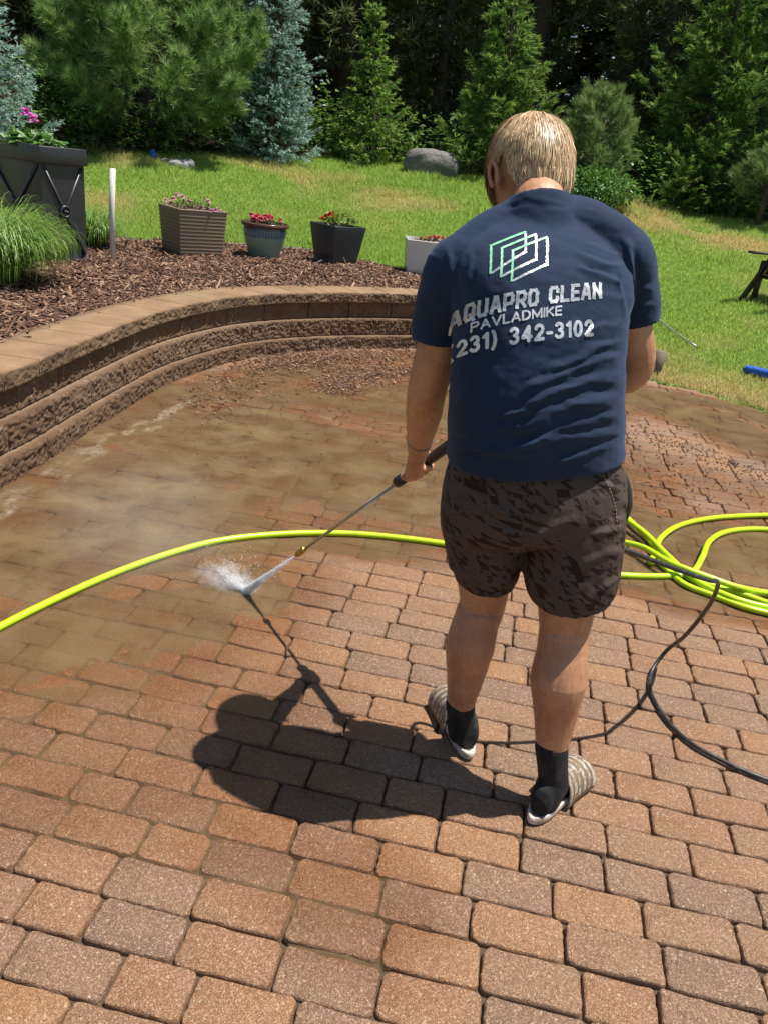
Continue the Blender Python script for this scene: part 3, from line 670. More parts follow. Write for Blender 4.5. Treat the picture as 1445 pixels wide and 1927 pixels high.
# slope of the shoulders
mb.add(*limb([PX(885, 486, 1.76), PX(945, 442, 1.79), PX(1005, 424, 1.80), PX(1085, 424, 1.805), PX(1152, 460, 1.815)], [.066, .062, .060, .060, .062], 6, 24))
V_, F_ = tube(smoothpath([PX(1013, 462, 1.785), PX(1013, 430, 1.793), PX(1014, 400, 1.802), PX(1014, 377, 1.812)], 4), np.linspace(.094, .0725, 13), 32); RR = V_[:13*32].reshape(13, 32, 3); cc = RR[-1].mean(0); mb.add(*loft(np.concatenate([RR, [cc+(RR[-1]-cc)*.93, cc+(RR[-1]-cc)*.90-ZU*.02]])))
sV, sF = remeshed(mb, .0045, 9, .5)

sN = vnormals(sV, sF); qx, qy = topx(sV)
view = ((EYE-sV)*sN).sum(1)/np.linalg.norm(EYE-sV, axis=1)
disp = np.zeros(len(sV))
def fold(x0, y0, x1, y1, wpx, amp, bend=0.):
    a = np.array([x0, y0], float); b = np.array([x1, y1], float); v = b-a; L = np.linalg.norm(v); u = v/L; nn = np.array([-u[1], u[0]])
    t_ = ((np.c_[qx, qy]-a)@u)/L; d = (np.c_[qx, qy]-a)@nn-bend*np.sin(np.pi*np.clip(t_, 0, 1))
    d = d+26*(fbm(qx/70+y0*.01, qy/45, 91, 3)-.5)
    env = np.clip(1-(abs(t_-.5)/.55)**4, 0, 1)*(t_ > -.05)*(t_ < 1.05); g = np.exp(-(d/wpx)**2)-.55*np.exp(-((d-wpx*1.7)/(wpx*1.1))**2)
    disp[:] += amp*env*g*(view > -.15)*(.25+1.3*fbm(qx/42+amp*900, qy/26, 97, 2))
for a in [(1172, 636, 1030, 705, 7, .0055, 8), (1172, 672, 985, 742, 7, .006, 10), (1170, 712, 930, 792, 8, .0075, 14), (1168, 752, 905, 832, 9, .008, 12), (1166, 786, 960, 842, 7, .006, 6), (1168, 818, 880, 858, 8, .006, 8),
          (852, 846, 1010, 866, 7, .006, -4), (854, 812, 960, 800, 7, .004, 5), (1168, 842, 1040, 872, 6, .005, 3), (1172, 600, 1090, 640, 6, .004, 5), (860, 760, 900, 690, 8, .004, 0),
          (1192, 585, 1168, 445, 6, .007, 10), (1182, 600, 1150, 520, 5, .004, 6), (1166, 505, 1080, 478, 6, .004, -4), (1172, 535, 1085, 505, 6, .0045, -5), (1170, 565, 1092, 542, 6, .004, -4), (1165, 480, 1100, 455, 5, .003, -3),
          (862, 585, 842, 470, 6, .006, -8), (870, 540, 885, 470, 5, .0035, 0), (862, 620, 900, 560, 6, .0035, 0), (1228, 540, 1196, 552, 5, .003, 2), (1228, 566, 1198, 580, 5, .003, 2), (826, 560, 786, 575, 6, .003, 0), (1060, 386, 940, 390, 4, -.0015, 3)]: fold(*a)
disp += .0022*(fbm(qx/38+sV[:, 2]*9, qy/22, 93, 4)-.5)*2
sV = sV+sN*disp[:, None]
sN = vnormals(sV, sF)
t = NT('navy_cotton')
c = t.mix(t.mr(t.noise(9., 4.), .35, .7), (.0085, .0185, .046), (.013, .027, .063)); c = t.mix(t.mr(t.noise(900., 2.), .5, .8, 0, .35), c, (.025, .042, .08))
t.set(Base__Color=c, Roughness=.86, Normal=t.bump(t.noise(700., 3.), .3, .001, t.bump(t.noise(30., 4.), .25, .006))); t.put(t.b.inputs['Sheen Weight'], .16); t.put(t.b.inputs['Sheen Roughness'], .45); t.b.inputs['Sheen Tint'].default_value = (.45, .6, .95, 1); t.put(t.b.inputs['Specular IOR Level'], .25)
M_navy = t.m
shirt = obj('shirt', sV, sF, M_navy, person, smooth=True)
# ribbed collar and hem stitching
def band_on(name, mat, pts_px, wdt, bvh, parent, out=.0016):
    P = []
    for x, y in pts_px:
        d = norm(ray(x, y)); h = bvh.ray_cast(Vector(EYE), Vector(d)); 
        if h[0] is not None: P.append(np.array(h[0])+np.array(h[1])*out)
    if len(P) > 3: V, F = tube(smoothpath(P[::2], 3), wdt, 6); obj(name, V, F, mat, parent, smooth=True)
sBVH = BVHTree.FromPolygons([tuple(v) for v in sV], [tuple(int(i) for i in f) for F_ in sF for f in F_])
# ---- printing on the back of the shirt: a flat design laid on the back along the back's own normal
bk = []
for x, y in [(880, 600), (1120, 570), (1000, 480), (940, 540), (1060, 640), (900, 660), (1100, 500), (1000, 580)]:
    h = sBVH.ray_cast(Vector(EYE), Vector(norm(ray(x, y))))[0]; bk.append(((x, y, 1), np.array(h)))
A_ = np.array([b[0] for b in bk], float); B_ = np.array([b[1] for b in bk]); C_ = B_.mean(0)
u_, s_, vt_ = np.linalg.svd(B_-C_); pn = vt_[2]; pn = pn if pn@(EYE-C_) > 0 else -pn
Mapp, *_r = np.linalg.lstsq(A_, B_, rcond=None)                          # design -> plane of the back (affine)
def press(D, F, name, mat, lift=.0012):
    D = np.asarray(D, float); P = np.c_[D, np.ones(len(D))]@Mapp; out = np.empty_like(P); good = np.ones(len(P), bool)
    for i, p in enumerate(P):
        p0 = p-((p-C_)@pn)*pn
        h = sBVH.ray_cast(Vector(p0+pn*.35), Vector(-pn))
        if h[0] is None: good[i] = False; out[i] = p
        else: out[i] = np.array(h[0])+np.array(h[1])*lift
    F = F[good[F].all(1)]; used = np.unique(F); rm_ = np.full(len(P), -1); rm_[used] = np.arange(len(used))
    return obj(name, out[used], rm_[F], mat, shirt, smooth=True)
def raster(segs, th, cell, square=True, bounds=None):
    """cells covered by thick strokes; segs in design units"""
    segs = np.array([[*a, *b] for a, b in segs], float); m = th
    x0, y0 = segs[:, [0, 2]].min()-m, segs[:, [1, 3]].min()-m; x1, y1 = segs[:, [0, 2]].max()+m, segs[:, [1, 3]].max()+m
    nx, ny = int((x1-x0)/cell)+1, int((y1-y0)/cell)+1; X, Y = np.meshgrid(x0+(np.arange(nx)+.5)*cell, y0+(np.arange(ny)+.5)*cell); occ = np.zeros(X.shape, bool)
    for a0, a1, b0, b1 in segs:
        vx, vy = b0-a0, b1-a1; L = math.hypot(vx, vy)+1e-9; ux, uy = vx/L, vy/L
        t_ = (X-a0)*ux+(Y-a1)*uy; d = abs(-(X-a0)*uy+(Y-a1)*ux); e = th/2 if square else 0
        if square: occ |= (d <= th/2) & (t_ >= -e) & (t_ <= L+e)
        else: occ |= np.hypot(X-a0-np.clip(t_, 0, L)*ux, Y-a1-np.clip(t_, 0, L)*uy) <= th/2
    jj, ii = np.nonzero(occ); vid = np.full((ny+1, nx+1), -1)
    for dj, di in ((0, 0), (0, 1), (1, 1), (1, 0)): vid[jj+dj, ii+di] = 0
    k = np.argwhere(vid == 0); vid[k[:, 0], k[:, 1]] = np.arange(len(k)); D = np.c_[x0+k[:, 1]*cell, y0+k[:, 0]*cell]
    F = np.c_[vid[jj, ii], vid[jj, ii+1], vid[jj+1, ii+1], vid[jj+1, ii]][:, ::-1]
    return D, F
BLK = {'A': (1., ['0,0 0,.75 .28,1 .72,1 1,.75 1,0', '0,.36 1,.36']), 'Q': (1., ['.2,0 0,.2 0,.8 .2,1 .8,1 1,.8 1,.2 .8,0 .2,0', '.6,.3 1.0,-.08']), 'U': (1., ['0,1 0,.2 .2,0 .8,0 1,.2 1,1']),
       'P': (1., ['0,0 0,1 .8,1 1,.82 1,.55 .8,.38 0,.38']), 'R': (1., ['0,0 0,1 .8,1 1,.82 1,.58 .8,.42 0,.42', '.5,.42 1,0']), 'O': (1., ['.2,0 0,.2 0,.8 .2,1 .8,1 1,.8 1,.2 .8,0 .2,0']),
       'C': (1., ['1,.72 1,.82 .8,1 .2,1 0,.8 0,.2 .2,0 .8,0 1,.18 1,.28']), 'L': (.85, ['0,1 0,0 .85,0']), 'E': (.85, ['.85,1 0,1 0,0 .85,0', '0,.5 .75,.5']), 'N': (1., ['0,0 0,1 1,0 1,1'])}
BLK['A'] = (1.05, ['0,0 .42,1 .63,1 1.05,0', '.2,.3 .85,.3'])
def arc(cx, cy, rx, ry, a0, a1, n=10): return ' '.join('%.3f,%.3f' % (cx+rx*math.cos(rad(a)), cy+ry*math.sin(rad(a))) for a in np.linspace(a0, a1, n))
SAN = {'P': (.85, ['0,0 0,1', '0,1 '+arc(.45, .74, .38, .26, 90, -90)+' 0,.48']), 'A': (1., ['0,0 .5,1 1,0', '.18,.33 .82,.33']), 'V': (1., ['0,1 .5,0 1,1']), 'L': (.7, ['0,1 0,0 .7,0']), 'D': (.95, ['0,0 0,1', '0,1 '+arc(.35, .5, .58, .5, 90, -90, 14)+' 0,0']),
       'M': (1.15, ['0,0 0,1 .575,.1 1.15,1 1.15,0']), 'I': (0., ['0,0 0,1']), 'K': (.85, ['0,0 0,1', '0,.42 .8,1', '.25,.6 .85,0']), 'E': (.72, ['.72,1 0,1 0,0 .72,0', '0,.52 .66,.52']),
       '(': (.3, [arc(.55, .45, .55, .75, 125, 235)]), ')': (.3, [arc(-.25, .45, .55, .75, 55, -55)]), '2': (.75, [arc(.37, .7, .36, .3, 170, -40)+' 0,0 .78,0']), '3': (.72, [arc(.32, .74, .34, .26, 150, -80), arc(.32, .25, .38, .27, 80, -150)]),
       '1': (.32, ['0,.8 .32,1 .32,0']), '4': (.85, ['.62,0 .62,1 0,.27 .85,.27']), '-': (.45, ['0,.38 .45,.38']), '0': (.76, [arc(.38, .5, .38, .5, 0, 360, 20)])}
def words(text, font, x0, y0, x1, y1, hgt, th, gapf, lean=0.):
    """lay text from (x0,y0) to (x1,y1) baseline, y down; returns stroke list"""
    tot = sum((font[ch][0] if ch != ' ' else .55) for ch in text)*1.0; n = len(text)-1; L = math.hypot(x1-x0, y1-y0); cwid = (L-n*gapf)/tot
    ux, uy = (x1-x0)/L, (y1-y0)/L; X = 0; segs = []
    for ch in text:
        if ch == ' ': X += .55*cwid+gapf; continue
        wch, st = font[ch]
        for s_ in st:
            p = [tuple(map(float, q.split(','))) for q in s_.split()]
            p = [(x0+(X+a*cwid)*ux+b*hgt*(lean), y0+(X+a*cwid)*uy-b*hgt) for a, b in p]; segs += list(zip(p[:-1], p[1:]))
        X += wch*cwid+gapf
    return segs
t = NT('silver_print'); c = t.mix(t.mr(t.noise(22., 3.), .35, .65), (.42, .44, .47), (.74, .75, .77)); c = t.mix(t.mr(t.noise(160., 3.), .62, .75, 0, .5), c, (.1, .12, .17)); t.set(Base__Color=c, Roughness=.32, Metallic=.25, Normal=t.bump(t.noise(60., 3.), .5, .004)); M_print = t.m
t = NT('green_print'); c = t.mix(t.mr(t.noise(40., 3.), .4, .6), (.22, .60, .34), (.36, .74, .47)); t.set(Base__Color=c, Roughness=.4); M_gprint = t.m
bt = words('AQUAPRO CLEAN', BLK, 855, 602, 1131, 556, 26.5, 6.4, 9.0, .05)
D, F = raster(bt, 6.3, .9); press(D, F, 'shirt_print', M_print)
D, F = raster(words('PAVLADMIKE', SAN, 889, 621, 1052, 595, 15.5, 3, 5.2, .02), 3.5, .75, False); press(D, F, 'shirt_print', M_print)
D, F = raster(words('(231) 342-3102', SAN, 853, 663, 1114, 629, 26, 4, 9.2, .0), 6.2, .8, False); press(D, F, 'shirt_print', M_print)
c2 = lambda L: [(700+a/2.58, 180+b/2.58) for a, b in L]
lg, lw = [], []
for q in ([(571, 868), (580, 722), (748, 649), (741, 762)], [(619, 888), (630, 740), (797, 662), (790, 800)], [(668, 912), (680, 757), (852, 676), (842, 825)]):
    a, b, c, d = c2(q)
    if q[0][0] == 571: d2 = [(741, 762), (700, 795)]
    lg += [(a, b), (b, c)]; lw += [((c[0]+.3, c[1]+4.2), d), (d, (a[0]+4.2, a[1]-1.2))]
D, F = raster(lg, 4.2, .8); press(D, F, 'shirt_logo', M_gprint, .0016)
D, F = raster(lw, 4.2, .8); press(D, F, 'shirt_logo', M_print, .0009)
M_rib = simple('navy_rib', (.012, .022, .05), .9)

# ---- shorts
mb = MB()
sh_rows = [(845, 856, 1162, 1.70, .132), (880, 842, 1172, 1.70, .146), (920, 833, 1178, 1.70, .155), (960, 830, 1176, 1.705, .155), (985, 834, 1172, 1.71, .135), (1005, 860, 1140, 1.71, .09)]
YAW0 = YAW; YAW = rad(10); tr_ = np.array([math.cos(YAW), math.sin(YAW), 0]); tf_ = np.array([-math.sin(YAW), math.cos(YAW), 0])
R = resample(tors(sh_rows, 40, .0, .9), 3); mb.add(*loft(R))
def trouser(rows, lipdir, tilt):
    R = []
    for i, (y, xl, xr, Y, ry) in enumerate(rows):
        a, b = PX(xl, y, Y), PX(xr, y, Y); c = (a+b)/2; r = ring(c, tr_, tf_, np.linalg.norm(a-b)/2, ry, 40, .9)
        f = i/(len(rows)-1); r = r+ZU*((r-c)@tr_)[:, None]*tilt*f+ZU*((r-c)@tf_)[:, None]*.12*f; R.append(r)
    R = list(resample(R, 4)); c = R[-1].mean(0)
    R += [c+(R[-1]-c)*.93+ZU*-.001, c+(R[-1]-c)*.89+ZU*.025, c+(R[-1]-c)*.85+ZU*.06]
    return loft(R)
mb.add(*trouser([(940, 836, 1000, 1.725, .12), (980, 829, 990, 1.735, .118), (1020, 833, 984, 1.74, .112), (1055, 842, 976, 1.75, .105), (1082, 852, 966, 1.757, .098)], 0, .05))
mb.add(*trouser([(940, 1000, 1174, 1.70, .12), (990, 992, 1172, 1.69, .120), (1040, 984, 1168, 1.68, .115), (1080, 984, 1160, 1.675, .112), (1112, 992, 1148, 1.672, .106)], 0, .16))
YAW = YAW0
hV, hF = remeshed(mb, .0045, 7, .5); hN = vnormals(hV, hF); qx, qy = topx(hV); disp = np.zeros(len(hV)); view = ((EYE-hV)*hN).sum(1)
for a in [(985, 1040, 940, 990, 7, .005, 4), (985, 1020, 910, 985, 7, .005, 5), (985, 1035, 1045, 985, 7, .005, -4), (985, 1015, 1080, 975, 7, .005, -5), (985, 1000, 930, 955, 6, .004, 3), (985, 1060, 965, 1100, 6, .003, 0), (988, 1060, 1010, 1110, 6, .003, 0),
          (1165, 930, 1110, 900, 6, .004, 0), (1172, 1000, 1110, 1010, 7, .0045, 4), (1170, 1040, 1100, 1060, 7, .004, 4), (835, 1000, 890, 1010, 6, .004, 0), (834, 1060, 900, 1090, 7, .004, 3), (985, 990, 985, 930, 6, -.004, 0), (1168, 1085, 1120, 1120, 6, .004, 3), (860, 905, 920, 940, 8, .003, 0)]: fold(*a)
disp += .0030*(fbm(qx/34, qy/30, 95, 4)-.5)*2; hV = hV+hN*disp[:, None]
ang = np.arctan2((hV-hipL)@tf_, (hV-PX(1000, 980, 1.725))@tr_)
leg = qx > 984; cxl = np.where(leg, 1076., 910.); up_ = np.clip((1000-qy)/60, 0, 1); cxl = cxl*(1-up_)+1003*up_
cX = np.array([PX(q, 1000, 1.72)[0] for q in (800, 1200)]); cxw = cX[0]+(cxl-800)/400*(cX[1]-cX[0])
up_ = (qy < 968).astype(float); lx = np.where(leg, PX(1078, 1030, 1.69)[0], PX(908, 1030, 1.745)[0]); lx = np.where(up_ > 0, PX(1003, 920, 1.70)[0], lx); ly = np.where(up_ > 0, 1.70, np.where(leg, 1.685, 1.745)); uu = np.arctan2(hV[:, 0]-lx, -(hV[:, 1]-ly))*np.where(up_ > 0, .185, .118)+leg*(1-up_)*.7+up_*2.3
t = NT('patterned_shorts')
pv = t.attr('pat', True); sx_ = t.n('SeparateXYZ', i0=pv); wob = t.math('MULTIPLY', t.math('SUBTRACT', t.noise(5., 2., .5, pv), .5), .012)
U_ = t.math('ADD', sx_.outputs[0], wob); V_ = t.math('ADD', sx_.outputs[1], wob); S_ = 1/.0205
b_ = t.math('MULTIPLY', V_, S_*1.2); a_ = t.math('ADD', t.math('MULTIPLY', U_, S_*1.05), t.math('MULTIPLY', b_, .5))
fa, fb = t.math('FRACT', a_), t.math('FRACT', b_); half = t.math('GREATER_THAN', t.math('ADD', fa, fb), 1.)
cv = t.n('CombineXYZ', i0=t.math('FLOOR', a_), i1=t.math('FLOOR', b_), i2=half); wn_ = t.n('TexWhiteNoise', i0=cv).outputs['Value']
dens = t.mr(t.noise(16., 3., .5, pv), .38, .64, .06, .48); tri_ = t.math('LESS_THAN', wn_, dens)
c = t.mix(tri_, t.mix(t.mr(t.noise(240., 3.), .3, .7), (.055, .039, .034), (.084, .061, .054)), (.024, .0125, .010))
t.set(Base__Color=c, Roughness=.75, Normal=t.bump(t.noise(600., 3.), .3, .001, t.bump(t.noise(28., 4.), .3, .006))); t.put(t.b.inputs['Specular IOR Level'], .2); M_shorts = t.m
shorts = obj('shorts', hV, hF, M_shorts, person, {'pat': np.c_[uu, hV[:, 2], np.zeros(len(hV))]}, smooth=True)
mb = MB(); mb.add(*limb([PX(1163, 885, 1.73), PX(1172, 915, 1.74), PX(1174, 950, 1.745), PX(1170, 985, 1.745)], [.012, .018, .020, .010], 5, 14)); mb.obj('pocket', simple('dark_pocket', (.02, .018, .02), .6), shorts, True)
hBVH = BVHTree.FromPolygons([tuple(v) for v in hV], [tuple(int(i) for i in f) for F_ in hF for f in F_])
M_stitch = simple('pale_stitching', (.35, .33, .32), .7)
def stitches(pts_px, name, bvh, parent, step=7, ln=4, r=.0008):
    P = smoothpath(np.c_[np.array(pts_px, float), np.zeros(len(pts_px))], 12)[:, :2]; d = np.r_[0, np.cumsum(np.linalg.norm(np.diff(P, axis=0), axis=1))]; m = MB(); s_ = 0
    while s_+ln < d[-1]:
        e = []
        for q in (s_, s_+ln):
            x, y = np.interp(q, d, P[:, 0]), np.interp(q, d, P[:, 1]); h = bvh.ray_cast(Vector(EYE), Vector(norm(ray(x, y))))
            if h[0] is not None: e.append(np.array(h[0])+np.array(h[1])*.0008)
        if len(e) == 2 and np.linalg.norm(e[0]-e[1]) < .03: m.add(*tube(np.array(e), r, 5))
        s_ += step
    if m.n: m.obj(name, M_stitch, parent)
stitches([(1134, 893), (1146, 920), (1156, 950), (1160, 985)], 'pocket_seam', hBVH, shorts)

# ---- socks, slides
def heading(p, q): v = np.array(q)-np.array(p); v[2] = 0; return norm(v)
def foot(heel, toe, ank, top, rt, out):
    f = heading(heel, toe); r = np.array([f[1], -f[0], 0]); base = np.array([heel[0], heel[1], .030]); mb = MB(); L = .262*FS
    secs = [(-.012, .020, .022, .028), (.0, .032, .030, .038), (.035, .034, .033, .046), (.08, .034, .033, .047), (.12, .029, .034, .035), (.16, .024, .036, .026), (.20, .019, .037, .019), (.235, .016, .032, .014), (.252, .013, .018, .009)]
    mb.add(*loft([ring(base+f*a*FS+r*out*(.012*math.sin(a/L*math.pi))+ZU*z, r, ZU, rx, rz, 22, .9) for a, z, rx, rz in secs]))
    ac = base+f*.045+ZU*.05
    mb.add(*limb([base+f*.035+ZU*.015, ac*.6+ank*.4, ank, top*.5+ank*.5, top], [.036, .0375, .039, .040, rt], 5, 24))
    V, F = remeshed(mb, .0035, 5, .5)
    return V, F, f, r, base
t = NT('dark_sock'); c = t.mix(t.mr(t.noise(26., 5.), .45, .72), (.018, .019, .023), (.085, .072, .055)); wv_ = t.n('TexWave', Scale=70., Distortion=1.5, _bands_direction='X')
t.set(Base__Color=c, Roughness=.95, Normal=t.bump(wv_.outputs[0], .9, .004, t.bump(t.noise(300., 4.), .6, .002))); M_sock = t.m
t = NT('muddy_sole'); c = t.mix(t.mr(t.noise(40., 5.), .42, .66), (.62, .58, .50), (.25, .18, .11)); t.set(Base__Color=c, Roughness=.6); M_sole = t.m
t = NT('footbed'); t.set(Base__Color=t.mix(t.noise(30., 4.), (.05, .05, .055), (.14, .12, .10)), Roughness=.8); M_fbed = t.m
t = NT('muddy_strap'); at_ = t.attr('strip'); st_ = t.math('GREATER_THAN', t.math('FRACT', t.math('MULTIPLY', at_, 5.5)), .56); c = t.mix(st_, (.48, .43, .35), (.11, .10, .10)); c = t.mix(t.mr(t.noise(45., 5., .7), .38, .56, 0, .9), c, (.17, .115, .06)); c = t.mix(t.mr(t.noise(110., 4.), .62, .7), c, (.58, .52, .42))
t.set(Base__Color=c, Roughness=.65, Normal=t.bump(t.noise(120., 4.), .6, .003)); M_strap = t.m
FS = .83
for nm, heel, toe, ank, top, rt, out in (('L', atz(876, 1424)+np.array([0, .01, 0]), atz(834, 1298, .05), PX(868, 1378, 1.785), PX(866, 1322, 1.772), .0415, 1), ('R', atz(1008, 1548)+np.array([0, .01, 0]), atz(1098, 1436, .05), PX(1041, 1478, 1.587), PX(1037, 1402, 1.60), .0435, -1)):
    V, F, f, r, base = foot(heel, toe, ank, top, rt, out)
    sk = obj('sock', V, F, M_sock, person, smooth=True)
    # knitted mark near the cuff
    m0 = ank*.22+top*.78; vdir = norm(EYE-m0); rr = norm(np.cross(ZU, vdir)); m0 = m0+vdir*.0445
    V, F = tube(smoothpath([m0-rr*.016+ZU*.004, m0-rr*.004-ZU*.004+vdir*.001, m0+rr*.018+ZU*.001-vdir*.003], 5), [.0004]+[.0012]*9+[.0003], 5); obj('mark', V, F, simple('sock_mark', (.55, .55, .55), .6), sk)
    L = .256; n = 44; th_ = np.arange(n)/n*2*np.pi
    def outl(sc, z, back=0):
        P = []
        for a in th_:
            x = math.cos(a); y = math.sin(a); u = (x*.5+.5)*L-.030; wid = .038+.012*sm(u, .07, .18)
            P.append(base*[1, 1, 0]+f*u*1.0+f*(-back)+r*(y*wid*sc*(1-.0*x)+out*.010*math.sin(max(0, min(1, u/L))*math.pi))+ZU*z)
        c = np.mean(P, 0); return np.array([c+(p-c)*sc for p in P])
    V, F = loft(np.array([outl(.95, .0025), outl(1.02, .010), outl(1.03, .020), outl(1.02, .028), outl(.985, .0315), outl(.95, .029), outl(.90, .027)])); slide = obj('slide_sandal', V, F, M_sole, person, smooth=True)
    V, F = loft(np.array([outl(.89, .0265), outl(.89, .0285), outl(.5, .029)])); obj('footbed', V, F, M_fbed, slide, smooth=True)
    Ns, Nt = 26, 14; Vs = []; st = []
    for i in range(Ns+1):
        a = math.pi*i/Ns
        for j in range(Nt+1):
            u = .088+.128*j/Nt+.012*math.cos(a)*out*0; wid = .049+.003*(j/Nt); hh = (.084-.026*(j/Nt)**1.3)*(1+.02*math.sin(j*2.6)); Vs.append(base*[1, 1, 0]+f*(u+.01*math.sin(a))+r*(math.cos(a)*wid+out*.010*math.sin(u/L*math.pi))+ZU*(.012+math.sin(a)**.75*hh)); st.append(j/Nt)
    Vs = np.array(Vs); ii = np.arange((Ns+1)*(Nt+1)).reshape(Ns+1, Nt+1); F = np.stack([ii[:-1, :-1], ii[:-1, 1:], ii[1:, 1:], ii[1:, :-1]], -1).reshape(-1, 4)
    o = obj('strap', Vs, F, M_strap, slide, {'strip': np.array(st)}, smooth=True); md = o.modifiers.new('t', 'SOLIDIFY'); md.thickness = .005; md.offset = 1

# ---- bracelet
wc = wrL*.80+elL*.2; ta = norm(elL-wrL); a, b = frame(ta); pts = [wc+(a*math.cos(q)+b*math.sin(q))*.0335+ta*.004*math.cos(q) for q in np.linspace(0, 2*np.pi, 49)[:-1]]
mb = MB()
for i, p in enumerate(pts):
    tt_ = norm(pts[(i+1) % 48]-pts[i-1]); mb.add(*ellipsoid(p, tt_, ta, np.cross(tt_, ta), .0016, .0042, .0026, 8, 6))
mb.obj('bracelet', simple('bracelet_metal', (.30, .28, .34), .3, .9), person, True)

# ---- hair
r2 = np.random.default_rng(21)
def skull(u, v):
    """direction -> point on skull; u azimuth from the back, v elevation"""
    d = np.stack([np.cos(v)*np.sin(u), -np.cos(v)*np.cos(u), np.sin(v)], -1); return d
NS = 30000
cr = norm(np.array([.10, -.38, .92])); dirs = r2.normal(size=(NS*3, 3)); dirs /= np.linalg.norm(dirs, axis=1)[:, None]
lim = np.where(dirs[:, 1] < .2, -.80+.38*abs(dirs[:, 0]), .02)
lim = np.where((abs(dirs[:, 0]) > .70) & (dirs[:, 1] > -.42), .22, lim)
dirs = dirs[dirs[:, 2] > lim][:NS]; NS = len(dirs)
sc_ = np.array([.0785, .0955, .1005]); n_ = dirs/sc_; n_ /= np.linalg.norm(n_, axis=1)[:, None]
away = (dirs@cr)[:, None]*dirs-cr; away /= np.linalg.norm(away, axis=1)[:, None]+1e-6
tg = away-(away*n_).sum(1)[:, None]*n_; tg /= np.linalg.norm(tg, axis=1)[:, None]
down = np.array([.0, .24, -.97]); low2 = sm(-dirs[:, 2], .18, .5)[:, None]; low = sm(-dirs[:, 2], -.35, .35)[:, None]
tg = tg*(1-.35*low)*[1, 1, 1]+down*.5*low; tg[:, 0] = tg[:, 0]*(1-.55*low[:, 0]); sw = np.cross(n_, tg)*(r2.normal(size=(NS, 1))*.13+.16*np.sin(dirs[:, :1]*9+dirs[:, 2:]*5)); tg = tg+sw; tg -= (tg*n_).sum(1)[:, None]*n_; tg /= np.linalg.norm(tg, axis=1)[:, None]
Lh = .056*(.75+.5*r2.random(NS))*(1+(.30*np.exp(-(dirs[:, 0]/.3)**2)-.42)*sm(-dirs[:, 2], .1, .5)); whorl = np.linalg.norm(dirs-cr, axis=1); Lh = np.where((abs(dirs[:, 0]) > .62) & (dirs[:, 2] < .45) & (dirs[:, 1] < .3), Lh*.45, Lh); front = (dirs[:, 1] > .35); Lh = np.where(front, np.where(r2.random(NS) < .10, .115, .035)+.02*r2.random(NS), Lh)
clump = fbm(dirs[:, 0]*14+5, dirs[:, 1]*9+dirs[:, 2]*11, 61, 3); lift = (.010+.009*clump+.006*r2.random(NS))*sm(whorl, -.1, .35)*(1+.5*sm(-dirs[:, 2], .15, .55))
SEG = 5; prev = dirs*sc_*1.0; Pts = []
p = prev.copy(); dvec = tg.copy()
for k in range(SEG+1):
    q = p/sc_; rad_ = np.linalg.norm(q, axis=1, keepdims=True); lay_ = 1+(lift[:, None]*(.55+.40*k/SEG))/.09
    pk = np.where(rad_ < lay_, p*lay_/rad_, p); pk = np.where(k == 0, p, pk); Pts.append(pk)
    nn = (p/sc_); nn /= np.linalg.norm(nn, axis=1)[:, None]; dvec = dvec-(dvec*nn).sum(1)[:, None]*nn*(.82-.3*low2)+down*.10; dvec /= np.linalg.norm(dvec, axis=1)[:, None]
    p = pk+dvec*(Lh/SEG)[:, None]
Pts = np.stack(Pts, 1)                                # N,6,3
Wp = HC+H(0, -.006, .008)*0+(rh*1)[None, None]*Pts[..., :1]+fh*(Pts[..., 1:2]-.006)+uh*(Pts[..., 2:]+.008)
tang = np.gradient(Wp, axis=1); vv = Wp-HC; side = np.cross(tang, vv); side /= np.linalg.norm(side, axis=2, keepdims=True)+1e-9
wdh = np.array([.0007, .00085, .00085, .0007, .0005, .0001])[None, :, None]*(.7+.6*r2.random((NS, 1, 1)))
HV = np.stack([Wp-side*wdh, Wp+side*wdh], 2).reshape(NS, -1, 3); k2 = np.arange(SEG)*2
Fh = (np.arange(NS)*(SEG+1)*2)[:, None, None]+np.stack([k2, k2+1, k2+3, k2+2], -1)[None]
t = NT('hair'); isl = t.island(); along = t.attr('along')
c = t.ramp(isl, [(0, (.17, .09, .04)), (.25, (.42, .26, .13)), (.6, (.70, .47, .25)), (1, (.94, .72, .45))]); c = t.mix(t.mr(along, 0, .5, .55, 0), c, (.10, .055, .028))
t.set(Base__Color=c, Roughness=.42); t.put(t.b.inputs['Specular IOR Level'], .6); M_hair = t.m
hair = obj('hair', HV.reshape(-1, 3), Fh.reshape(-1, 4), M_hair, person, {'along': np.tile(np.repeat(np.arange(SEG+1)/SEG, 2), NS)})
# scalp layer under the strands
R = []
for v in np.linspace(-.42, 1.5, 16):
    R.append(np.array([HC+rh*(math.cos(v)*math.sin(u)*.0815)+fh*(-math.cos(v)*math.cos(u)*.0985-.006)+uh*(math.sin(max(v, (.30 if abs(u) > 2.1 else (.20 if abs(u) > 1.1 else v))))*.104+.008) for u in np.linspace(-np.pi, np.pi, 33)[:-1]]))
V, F = loft(R); obj('scalp_hair', V, F, simple('hair_under', (.20, .12, .06), .8, nscale=90., namt=.4), hair, smooth=True)

